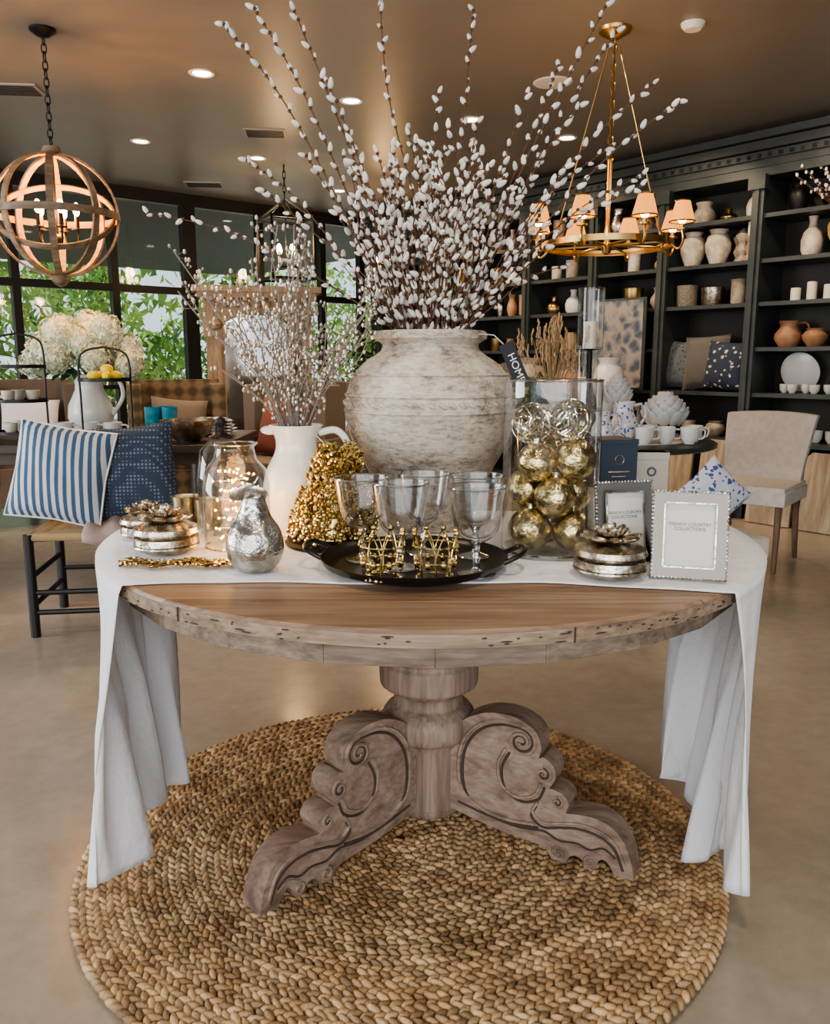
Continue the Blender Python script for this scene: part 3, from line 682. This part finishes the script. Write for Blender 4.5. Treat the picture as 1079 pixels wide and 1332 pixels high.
# ------------------------------------------------------------ tray, goblets, rings
mb=MB(); mb.lathe([(0,0),(.165,0),(.19,.010),(.198,.022),(.201,.022),(.194,.008),(.170,-.003),(0,-.003)],0,56)
for sg in(-1,1):
    mb.tube(cr([(sg*.192,-.05,.02),(sg*.225,-.042,.036),(sg*.236,0,.040),(sg*.225,.042,.036),(sg*.192,.05,.02)],6),.0055,0,8)
mb.build('black_metal_tray',[M('tray_metal',(.03,.026,.022),.3,.7)],(-.002,1.735,Z+.004),-.12)
Zt=Z+.0045
def goblet(x,y_):
    mb=MB(); mb.lathe([(p[0],p[1]) for p in cr([(.038,.001,0),(.034,.004,0),(.012,.010,0),(.007,.02,0),(.0095,.036,0),(.0065,.048,0),(.0095,.062,0),(.018,.070,0)],4)],1,30)
    mb.lathe([(p[0],p[1]) for p in cr([(.018,.070,0),(.036,.083,0),(.047,.105,0),(.054,.14,0),(.060,.182,0)],4)],0,36)
    mb.lathe([(p[0],p[1]) for p in cr([(0,.076,0),(.02,.079,0),(.035,.09,0),(.045,.11,0),(.0525,.145,0),(.0588,.182,0)],4)],0,36)
    mb.ring(.060,.0018,1,36,5,T(0,0,.182)); mb.ring(.038,.0018,1,30,5,T(0,0,.002)); mb.build('glass_goblet',[m_glass,m_rimg],(x,y_,Zt))
for x,y_ in((-.115,1.775),(.020,1.84),(.125,1.645),(.135,1.81),(-.03,1.70)): goblet(x,y_)
for x,y_ in((-.065,1.59),(.040,1.59)):
    mb=MB(); k_=1.08; hs=1.12
    for k,z in enumerate((.006,.036,.064)): 
        mb.ring((.033+.003*k)*k_,.0016,0,28,5,T(0,0,z*hs))
    for i in range(8):
        a=2*pi*i/8; b2=2*pi*(i+.5)/8; a3=2*pi*(i+1)/8
        r1,r2=.034*k_,.041*k_
        mb.tube(cr([(r1*math.cos(a),r1*math.sin(a),.006),(.038*k_*math.cos(a),.038*k_*math.sin(a),.045*hs),(r2*math.cos(b2),r2*math.sin(b2),.085*hs),(.038*k_*math.cos(a3),.038*k_*math.sin(a3),.045*hs),(r1*math.cos(a3),r1*math.sin(a3),.006)],4),.0014,0,4)
        mb.ball((r2*math.cos(b2),r2*math.sin(b2),.087*hs),.0058,0,seg=8,ring=5)
        mb.ball((.037*k_*math.cos(b2),.037*k_*math.sin(b2),.034*hs),(.006,.006,.009),0,seg=8,ring=5)
    for i in range(105):
        a=R.uniform(0,6.28); z=R.choice((.006,.036,.036,.064,R.uniform(.005,.080)))*hs; rr=k_*(.034+z*.085); mb.ball((rr*math.cos(a),rr*math.sin(a),z),R.uniform(.0025,.0044),0,seg=7,ring=4)
    mb.build('beaded_napkin_ring',[m_gold],(x,y_,Zt+.003))
# ------------------------------------------------------------ glass cylinder with ornaments
cyl=MB(); cyl.lathe([(0,.002),(.107,.002),(.11,.006),(.11,.39)],0,56); cyl.ring(.1085,.0032,1,56,6,T(0,0,.391)); cyl.ring(.107,.005,1,56,6,T(0,0,.006))
cyl.build('glass_cylinder_vase',[m_glassv,m_rimg],(.312,1.89,Z))
m_merc=M('gold_mercury_glass',(.72,.60,.34),.17,1,c2=(.36,.27,.12),ns=46,lo=.48,hi=.60,bump=.4,bs=70)
m_merc2=M('silver_mercury_glass',(.78,.74,.64),.14,1,c2=(.48,.41,.28),ns=34,bump=.3,bs=40)
mb=MB()
balls=[(-.050,-.030,.052,.050),(.048,-.036,.050,.048),(.0,.055,.050,.048),(.002,-.052,.130,.047),(.056,.018,.132,.046),(-.054,.03,.135,.048),(.046,-.034,.212,.049),(-.040,-.038,.206,.044),(.0,.052,.215,.046)]
for x,y_,z,rb in balls:
    mb.ball((x,y_,z),rb,0,seg=28,ring=18); mb.lathe([(.009,0),(.009,.012),(0,.013)],1,10,T(x,y_,z+rb-.002))
for c in((-.046,.0,.290),(.035,-.030,.300)):
    for k in range(16):
        mb.ring(.045,.0024,1,28,5,T(c[0],c[1],c[2],R.uniform(0,3),R.uniform(0,3),R.uniform(0,3)))
mb.build('mercury_glass_ornaments',[m_merc,m_merc2],(.312,1.89,Z+.004))
# ------------------------------------------------------------ picture frames
def pframe(loc,w,h,rz):
    mb=MB(); X=T(0,0,0,rad(-9)); fw=.020
    for c,d in (((0,0,fw/2),(w,.012,fw)),((0,0,h-fw/2),(w,.012,fw)),((-w/2+fw/2,0,h/2),(fw,.012,h-2*fw)),((w/2-fw/2,0,h/2),(fw,.012,h-2*fw))): mb.box(c,d,0,X)
    mb.box((0,.001,h/2),(w-2*fw+.004,.003,h-2*fw+.004),1,X)
    iw=w-2*fw; ih=h-2*fw
    for c,d in (((0,-.006,fw+.0015),(iw,.004,.003)),((0,-.006,h-fw-.0015),(iw,.004,.003)),((-iw/2+.0015,-.006,h/2),(.003,.004,ih)),((iw/2-.0015,-.006,h/2),(.003,.004,ih))): mb.box(c,d,2,X)
    nn=int(w/.0075)
    for i in range(nn+1):
        for z in(.0,h): mb.ball(X@Vector((-w/2+w*i/nn,-.003,z)),.0040,2,seg=7,ring=4)
    nn=int(h/.0075)
    for i in range(nn+1):
        for x in(-w/2,w/2): mb.ball(X@Vector((x,-.003,h*i/nn)),.0040,2,seg=7,ring=4)
    mb.box((0,0,h*.36),(.04,.003,h*.72),3,T(0,.075,0,rad(10)))
    o=mb.build('silver_picture_frame',[m_mirror,m_paper,m_silver2,m_black],loc,rz)
    p=X@Vector((0,-.0008,h*.60)); text('frame_text','FRENCH COUNTRY\nCOLLECTIONS',.0092,m_txtd,o,p,(rad(90-9),0,0))
pframe((.548,1.62,Z+.004),.142,.172,rad(-14)); pframe((.455,1.745,Z+.004),.13,.175,rad(14))
mb=MB(); mb.box((0,0,.12),(.10,.10,.24)); mb.box((0,-.0505,.16),(.06,.001,.004),1); mb.box((0,-.0505,.148),(.04,.001,.003),1); mb.ring(.012,.0012,1,20,4,T(0,-.0505,.19,pi/2)); mb.box((0,0,.235),(.103,.103,.012),0)
mb.build('navy_gift_box',[m_blue,m_goldsilver],(.50,2.12,Z),.25,bevel=.001)
mb=MB(); mb.box((0,0,.10),(.085,.06,.20)); mb.box((0,0,.19),(.088,.063,.02)); mb.ring(.010,.003,1,14,4,T(0,-.0315,.15,pi/2)); mb.build('small_paper_box',[M('grey_card',(.40,.37,.33),.8),m_txtd],(.62,2.18,Z),-.1,bevel=.001)
# ------------------------------------------------------------ dining chair (upholstered)
mb=MB(); w,d=.50,.50
mb.box((0,0,.43),(w,d,.08),0); mb.box((0,-.0,.475),(w*.97,d*.95,.04),0)
vs=[];fs=[]; nn=12; mm=10
for s_ in(0,1):
    for i in range(nn+1):
        for j in range(mm+1):
            u=-1+2*i/nn; v=j/mm
            wd=.22+.045*v; x=u*wd; yb=.20+.10*v*v+.02*v-.035*(u*u)+(.065 if s_ else 0)
            z=.46+.42*v+.015*(1-u*u)*v; vs.append((x,yb,z))
    o=s_*(nn+1)*(mm+1)
    for i in range(nn):
        for j in range(mm):
            a=o+i*(mm+1)+j; q=(a,a+mm+1,a+mm+2,a+1); fs.append(q if not s_ else q[::-1])
K=(nn+1)*(mm+1)
for i in range(nn):
    a=i*(mm+1); fs.append((a,a+K,a+K+mm+1,a+mm+1)); a+=mm; fs.append((a,a+mm+1,a+K+mm+1,a+K))
for j in range(mm):
    fs.append((j,j+1,j+1+K,j+K)); a=nn*(mm+1)+j; fs.append((a,a+K,a+1+K,a+1))
mb.add(vs,fs,0)
for x,y_ in((-.21,-.21),(.21,-.21)): mb.tube([(x,y_,.40),(x,y_-.01,0)],[.022,.015],1,8)
for x in(-.2,.2): mb.tube([(x,.2,.40),(x,.24,.2),(x,.29,0)],[.022,.02,.015],1,8)
mb.build('dining_chair',[m_linenbeige,Mwood('chair_leg_wood',(.10,.06,.035),(.18,.11,.065),(.24,.16,.10),2)],(2.02,4.92,0),rad(-38),bevel=.012)
m_chin=Mvor('blue_white_chintz',(.58,.61,.70),(.06,.10,.30),34,.30,.38,dist=.06)
mb=MB(); mb.box((0,0,.30),(.40,.36,.10),0)
for x in(-.17,.17):
    for y_ in(-.15,.15): mb.tube([(x,y_,.26),(x,y_,0)],[.018,.013],1,8)
mb.build('upholstered_stool',[m_linenbeige,m_black],(1.50,4.10,0),.2,bevel=.012)
mb=MB(); mb.pillow(.28,.28,.12,0,T(0,.02,.19,rad(-18),pi/4,0)); mb.build('chintz_cushion',m_chin,(1.49,4.08,.357),-.2)
# ------------------------------------------------------------ round side table
mb=MB(); mb.lathe([(0,.72),(.52,.72),(.54,.73),(.54,.75),(.52,.76),(0,.76)],0,48); mb.lathe([(0,.0),(.25,0),(.26,.03),(.1,.07),(.06,.15),(.09,.25),(.05,.4),(.08,.6),(.12,.72),(0,.72)],1,28); mb.lathe([(0,.761),(.4,.761),(.4,.764),(0,.764)],2,40)
mb.build('round_side_table',[m_shelf,m_black,m_linenbeige],(1.17,4.78,0))
zt=.765
def mugs(name,pts,mat,base,r=.045,h=.085):
    mb=MB()
    for x,y_ in pts:
        mb.lathe(sc(V_CUP,r,h),0,20,T(x,y_,0)); mb.tube(cr([(x+r*.9,y_,h*.85),(x+r*1.6,y_,h*.8),(x+r*1.5,y_,h*.35),(x+r*.8,y_,h*.3)],4),.005,0,6)
    return mb.build(name,mat,base)
mugs('white_teacups',[(0,0),(.12,.02),(.24,0),(.06,.13),(.30,.12)],m_white,(1.22,4.42,zt),.05,.09)
m_bw=Mvor('blue_willow_pattern',(.72,.72,.73),(.07,.12,.35),38,.25,.36,.2,dist=.08)
vase('blue_white_jug',sc(V_JUG,.075,.22),m_bw,(1.14,4.54,zt),hand=jughand(.075,.22)); vase('blue_white_jug',sc(V_JUG,.06,.17),m_bw,(1.0,4.44,zt),hand=jughand(.06,.17))
m_art=M('grey_white_ceramic',(.58,.60,.60),.35)
def artichoke(x,y_,z,r,h,stand):
    mb=MB(); mb.ball((0,0,stand+h*.4),(r*.75,r*.75,h*.5),0)
    for l in range(6):
        f=l/5; n=10
        for i in range(n):
            a=2*pi*(i+.5*(l%2))/n; rr=r*math.cos(f*1.25)*.85
            mb.ball((rr*math.cos(a),rr*math.sin(a),stand+h*(.15+.7*f)),(r*.1,r*.3,r*.42),0,Matrix.Rotation(a,4,'Z')@Matrix.Rotation(.55-.5*f,4,'Y'),8,6)
    mb.lathe([(0,0),(r*.7,0),(r*.6,.02),(.02,.04),(.02,stand),(r*.5,stand+.02),(0,stand+.03)],0,18)
    mb.build('ceramic_artichoke',m_art,(x,y_,z))
artichoke(1.17,4.85,zt,.085,.15,.20); artichoke(1.45,4.85,zt,.13,.14,.09)
def hurricane(x,y_,base,h):
    mb=MB(); 
    mb.lathe([(0,0),(.07,0),(.07,.01),(.015,.02),(.015,base-.01),(.07,base),(0,base)],1,24)
    mb.lathe([(.07,base+.001),(.07,base+h)],0,32); mb.ring(.07,.002,0,32,5,T(0,0,base+h)); mb.lathe([(0,base+.002),(.038,base+.002),(.038,base+h*.45),(0,base+h*.45)],2,20); mb.build('hurricane_candle_holder',[m_glass,m_dark,m_wax],(x,y_,zt))
hurricane(.95,4.60,.50,.32); hurricane(1.0,4.95,.20,.32)
m_wheat=M('dried_wheat',(.46,.33,.19),.9,isl=.35)
mb=MB(); mb.lathe(sc(V_POT,.05,.20),1,18)
for i in range(90):
    a=R.uniform(0,6.28); th=R.uniform(0,.62); l=R.uniform(.25,.46); e=Vector((l*math.sin(th)*math.cos(a),l*math.sin(th)*math.sin(a),.2+l*math.cos(th)))
    mb.tube([(0,0,.18),e*.6+Vector((0,0,.08)),e],[.0015,.002,.0015],0,4)
    for k in range(6): mb.ball(e+Vector((R.uniform(-.006,.006),R.uniform(-.006,.006),-.035+.014*k)),(.0055,.0055,.012),0,seg=5,ring=4)
mb.build('dried_grass_arrangement',[m_wheat,m_stone],(.76,4.66,zt))
def leafy(name,loc,r,h,n,pot,mat=m_leaf):
    mb=MB(); mb.lathe(sc(V_POT,pot,pot*1.6),1,18)
    for i in range(n):
        a=R.uniform(0,6.28); th=R.uniform(0,1.5); q=R.uniform(.3,1); p=Vector((r*q*math.sin(th)*math.cos(a),r*q*math.sin(th)*math.sin(a),pot*1.5+h*q*math.cos(th)))
        s=R.uniform(.02,.045); mb.add([(-s,0,0),(0,-s*.45,.004),(s,0,0),(0,s*.45,.004)],[(0,1,2,3)],0,Matrix.Translation(p)@Euler((R.uniform(-1,1),R.uniform(-1,1),a)).to_matrix().to_4x4())
        if i%8==0: mb.tube([(0,0,pot),p],.002,0,4)
    mb.build(name,[mat,m_stone],loc)
leafy('potted_plant',(.74,5.0,zt),.2,.26,420,.07)
# ------------------------------------------------------------ left side
mb=MB(); mb.box((0,0,.74),(2.2,1.0,.045)); mb.box((0,0,.68),(2.0,.85,.07),0)
for x in(-.95,.95):
    for y_ in(-.4,.4): mb.lathe([(0,0),(.035,0),(.04,.1),(.03,.3),(.05,.5),(.045,.66),(0,.66)],0,12,T(x,y_,0))
mb.build('dining_table',[Mwood('dark_table',(.03,.02,.014),(.06,.04,.028),(.09,.06,.04),0,0,.4)],(-2.12,4.88,0),bevel=.004)
zl=.7635
mb=MB(); mb.lathe(sc(V_JUG,.13,.36),1,28); mb.tube(cr(jughand(.13,.36),5),.012,1,8)
heads=[(-.22,-.05,.50,.10),(-.10,-.12,.58,.11),(.03,-.10,.53,.11),(.14,-.08,.60,.10),(.22,0,.50,.10),(0,.08,.62,.11),(-.16,.08,.60,.10),(.10,-.15,.46,.09),(-.12,-.16,.46,.09),(.27,-.08,.42,.08),(-.29,-.05,.42,.08)]
for hx,hy,hz,hr in heads:
    mb.ball((hx,hy,hz),hr*.84,0,seg=12,ring=8); mb.tube([(0,0,.33),(hx,hy,hz)],.005,2,5)
    for i in range(150):
        z=1-2*(i+.5)/150; a=i*2.39996; q=math.sqrt(1-z*z); nn=Vector((q*math.cos(a),q*math.sin(a),z)); s=.019
        X=Matrix.Translation(Vector((hx,hy,hz))+nn*hr*R.uniform(.86,1.10))@nn.to_track_quat('Z','Y').to_matrix().to_4x4()@T(0,0,0,R.uniform(-.5,.5),R.uniform(-.5,.5),R.uniform(0,3))
        for k in range(4):
            a2=pi/2*k; c,d=math.cos(a2),math.sin(a2)
            mb.add([(0,0,0),(s*(c-.6*d)*.7,s*(d+.6*c)*.7,.004),(s*c*1.1,s*d*1.1,.001),(s*(c+.6*d)*.7,s*(d-.6*c)*.7,.004)],[(0,1,2,3)],0,X)
for i in range(18):
    a=R.uniform(0,6.28); p=Vector((.2*math.cos(a),.14*math.sin(a),.38+R.uniform(-.03,.05))); s=.06
    mb.add([(-s,0,0),(0,-s*.5,.01),(s,0,-.01),(0,s*.5,.01)],[(0,1,2,3)],2,Matrix.Translation(p)@Euler((.3,.5,a)).to_matrix().to_4x4())
mb.build('hydrangea_bouquet',[m_hyd,m_white,m_leaf],(-1.92,4.95,zl))
def tier(loc,zs,r,lem=None):
    mb=MB()
    for z in zs:
        mb.lathe([(0,z),(r,z),(r,z+.018),(r-.004,z+.018),(r-.004,z+.003),(0,z+.003)],0,30)
    top=zs[-1]+.16
    for sg in(-1,1): mb.tube(cr([(sg*r,0,0),(sg*r,0,top*.5),(sg*r,0,top-.06),(sg*r*.7,0,top),(0,0,top+.02)],5),.006,0,6)
    if lem:
        for i in range(8):
            a=2*pi*i/6; q=.06 if i<6 else .015; mb.ball((q*math.cos(a),q*math.sin(a),zs[-1]+.03+(.035 if i>=6 else 0)),(.036,.027,.027),1,Matrix.Rotation(a,4,'Z'),10,7)
    else:
        for z in zs[:2]:
            for i in range(3):
                a=2*pi*i/3; mb.lathe(sc(V_CUP,.035,.06),2,12,T(.07*math.cos(a),.07*math.sin(a),z+.004))
    mb.build('tiered_stand',[m_dark,m_lemon,m_cream],loc)
tier((-2.12,4.50,zl),(.05,.22,.40),.14); tier((-1.66,4.50,zl),(.05,.33),.135,True)
mugs('coffee_mugs',[(0,0),(.13,.02),(.27,.0)],m_white,(-1.96,4.66,zl),.05,.10)
mugs('coffee_mugs',[(0,0),(.12,.02),(.06,.13)],m_white,(-2.48,4.46,zl),.05,.10)
m_bglass=M('blue_glass',(.03,.22,.30),.1,c2=(.05,.3,.4),ns=20)
mb=MB()
for k in range(4): mb.lathe([(0,.0),(.10,0),(.14,.012),(.135,.014),(0,.006)],0,28,T(0,0,.012*k))
mb.build('plate_stack',m_white,(-1.49,4.93,zl))
mb=MB()
for x,y_ in((-.05,0),(.05,0),(0,.085)): mb.lathe(sc(V_POT,.046,.12),0,20,T(x,y_,0))
mb.build('blue_tumblers',m_bglass,(-1.49,4.90,zl+.052))
mb=MB(); mb.lathe(sc(V_BOWL,.15,.12),0,28); mb.build('silver_bowl',m_silver,(-1.25,4.58,zl))
m_nap=Mstripe('striped_napkin',(.55,.56,.56),(.12,.16,.2),22,0)
mb=MB()
for k in range(5): mb.pillow(.30-.01*k,.22,.03,0,T(0,0,.018+.018*k,pi/2,0,.1*k))
mb.build('folded_napkins',m_nap,(-1.22,4.98,zl))
# black rush chair
mb=MB(); w=.50;d=.46
for x in(-w/2,w/2):
    for y_ in(-d/2,d/2):
        hgt=.46 if y_<0 else .80
        mb.tube([(x,y_,0),(x,y_,hgt*.5),(x,y_+(.05 if y_>0 else 0),hgt)],.021,0,10)
    for z in(.14,.27): mb.tube([(x,-d/2,z),(x,d/2,z)],.012,0,8)
for z in(.11,.20): mb.tube([(-w/2,-d/2,z),(w/2,-d/2,z)],.012,0,8); 
mb.tube([(-w/2,d/2,.2),(w/2,d/2,.2)],.012,0,8)
for z in(.56,.66,.76): mb.box((0,d/2+.03,z),(w,.018,.05),0)
nn=22
for i in range(nn):
    f=(i+.5)/nn; a=w/2*f; e=d/2*f; zz=.452+.006*(1-f)
    mb.tube([(-a,-e,zz),(a,-e,zz),(a,e,zz),(-a,e,zz)],.0085,1,5,True)
mb.tube([(-w/2,-d/2,.445),(w/2,-d/2,.445),(w/2,d/2,.445),(-w/2,d/2,.445)],.018,1,8,True)
mb.build('rush_seat_chair',[m_black,M('rush_seat',(.35,.25,.13),.8,isl=.3)],(-1.46,3.78,0),rad(8))
m_str=Mstripe('blue_ticking_stripe',(.58,.60,.62),(.06,.11,.19),30,0,.42,.58)
m_nvp=Mvor('navy_block_print',(.035,.052,.085),(.16,.21,.27),60,.26,.38,rnd=.0)
mb=MB(); Xp=T(0,0,.215,rad(-14),rad(10),0); mb.pillow(.42,.44,.17,0,Xp)
mb.tube([Xp@Vector(p) for p in [(-.207,0,-.217),(0,0,-.202),(.207,0,-.217),(.193,0,0),(.207,0,.217),(0,0,.202),(-.207,0,.217),(-.193,0,0)]],.006,1,6,True)
mb.build('striped_cushion',[m_str,m_white],(-1.58,3.68,.49),rad(4))
cushion((-1.28,3.80,.49),.36,.43,.15,m_nvp,rad(10),rad(-14),-.10,'patterned_cushion')
m_throw=M('pink_throw',(.40,.31,.28),.95,bump=.4,bs=200)
mb=MB(); vs=[];fs=[]
for i in range(21):
    for j in range(13):
        u=i/20; v=j/12; x=-.02+.34*u; y_=-.27+.30*v; z=.480+.012*math.sin(u*19+v*3)*(.6+v)+.02*v
        if v<.25: z=.480-(.25-v)*.35*(.6+.8*u); y_=-.260-.01*math.sin(u*14)-.006
        vs.append((x,y_,z))
for i in range(20):
    for j in range(12): a=i*13+j; fs.append((a,a+13,a+14,a+1))
mb.add(vs,fs); mb.build('throw_blanket',m_throw,(-1.46,3.78,0),rad(8),sharp=180,solid=.004)
def armchair(loc,rz,mat,mc,w=.75):
    mb=MB(); mb.box((0,0,.30),(w,.7,.28),0); mb.box((0,-.02,.46),(w-.2,.62,.12),0)
    mb.box((0,.30,.70),(w-.08,.16,.76),0,T(0,0,0,rad(-4)))
    for sg in(-1,1): mb.box((sg*(w/2-.06),-.02,.48),(.12,.66,.34),0); mb.box((sg*(w/2-.07),.22,.82),(.10,.22,.42),0)
    for x in(-1,1):
        for y_ in(-1,1): mb.tube([(x*(w/2-.06),y_*.3,.18),(x*(w/2-.06),y_*.3,0)],.02,1,8)
    mb.pillow(.42,.42,.15,2,T(0,.10,.72,rad(-12),.1))
    mb.build('armchair',[mat,m_black,mc],loc,rz,bevel=.03)
mt,t,b=nt('plaid_fabric'); s=t.nodes.new('ShaderNodeSeparateXYZ'); t.links.new(coords(t),s.inputs[0])
fx=math_(t,'ADD',math_(t,'MULTIPLY',math_(t,'SINE',math_(t,'MULTIPLY',s.outputs[0],60)),.5),.5); fz=math_(t,'ADD',math_(t,'MULTIPLY',math_(t,'SINE',math_(t,'MULTIPLY',s.outputs[2],60)),.5),.5)
t.links.new(ramp(t,math_(t,'MULTIPLY',math_(t,'ADD',fx,fz),.5),[(.25,(.17,.12,.07)),(.75,(.06,.045,.025))]),b.inputs['Base Color']); b.inputs['Roughness'].default_value=.9; m_plaid=mt
m_rust=M('rust_fabric',(.20,.065,.04),.9,bump=.3,bs=150); m_sand=M('sand_fabric',(.15,.115,.085),.9,bump=.3,bs=150)
armchair((-1.75,6.2,0),rad(20),m_plaid,m_sand); armchair((-1.0,5.95,0),rad(-25),m_sand,m_rust); armchair((-.25,6.9,0),rad(-10),m_grey,m_sand)
armchair((-2.9,6.3,0),rad(30),m_sand,m_linen)
# mantelpiece with mirror
mb=MB()
for sg in(-1,1):
    mb.box((sg*.36,0,.10),(.20,.20,.20)); mb.box((sg*.36,0,.80),(.15,.15,1.2)); mb.box((sg*.36,-.08,.8),(.09,.02,1.05)); mb.box((sg*.36,0,1.44),(.19,.19,.08))
    mb.lathe([(0,0),(.05,.02),(.06,.06),(.03,.1),(0,.1)],0,12,T(sg*.36,-.08,1.45))
mb.prism([(-.46,1.48),(-.29,1.48)]+[(.29*math.cos(pi-pi*k/12),1.48+.12*math.sin(pi*k/12)) for k in range(1,12)]+[(.29,1.48),(.46,1.48),(.46,1.72),(-.46,1.72)],-.08,.08)
mb.box((0,0,1.75),(1.0,.22,.05)); mb.box((0,0,1.80),(1.08,.27,.05)); mb.box((0,.06,.85),(.60,.02,1.5),1)
for i in range(9): mb.ball((-.36+.09*i,-.09,1.67),(.03,.015,.025),0)
for i in range(14): mb.box((-.46+.0708*i,-.12,1.715),(.035,.03,.03),0)
mb.build('carved_mantelpiece',[m_wood2,M('mirror',(.6,.6,.58),.08,1)],(-1.36,7.35,0),rad(15))
leafy('floor_plant',(-.45,8.1,0),.45,1.2,900,.2); leafy('floor_plant',(.45,8.0,0),.45,1.1,700,.2)
mb=MB(); mb.box((0,0,.80),(1.3,.42,.05)); mb.box((0,0,.2),(1.2,.38,.03))
for x in(-.6,.6):
    for y_ in(-.17,.17): mb.box((x,y_,.4),(.05,.05,.8))
mb.build('console_table',m_black,(1.05,6.55,0),rad(-20))
for i,(x,m_) in enumerate([(-.45,m_cream),(-.15,m_stone),(.15,m_terra),(.45,m_white)]):
    vase('tabletop_urn',sc(V_URN,.12,.35+.05*(i%2)),m_,(1.05+x*math.cos(rad(-20)),6.55+x*math.sin(rad(-20)),.826))
# ------------------------------------------------------------ lights / world
w=bpy.data.worlds.new('sky'); bpy.context.scene.world=w; w.use_nodes=True
bg=w.node_tree.nodes['Background']; bg.inputs[0].default_value=(.87,.93,1,1); bg.inputs[1].default_value=1.45
lamp('storefront_daylight','AREA',(-1.5,-2.6,1.7),175,(.98,.98,1),7,(rad(84),0,0),sy=2.2)
lamp('side_window_daylight','AREA',(-5.8,2.2,1.6),210,(.91,.95,1),3,(rad(86),0,rad(-90)),sy=2.0)
lamp('sun','SUN',(0,0,20),6,(1,.95,.85),.02,(rad(38),0,rad(150)))
lamp('shop_spot','SPOT',(.4,.9,H-.05),65,(1,.87,.68),.1,(rad(18),0,0),100)
lamp('shop_spot','SPOT',(-1.2,2.2,H-.05),40,(1,.85,.66),.1,(0,0,0),110); lamp('shop_spot','SPOT',(1.8,2.6,H-.05),50,(1,.85,.66),.1,(0,0,0),110)
try:
    bpy.context.scene.view_settings.look='AgX - Medium High Contrast'
except Exception: pass
# ------------------------------------------------------------ camera
cam=bpy.data.cameras.new('camera'); cam.sensor_fit='HORIZONTAL'; cam.sensor_width=36; cam.lens=36.03
co_=bpy.data.objects.new('camera',cam); bpy.context.scene.collection.objects.link(co_); co_.location=(0,0,1.2); co_.rotation_euler=(rad(90-10.3),0,0)
bpy.context.scene.camera=co_
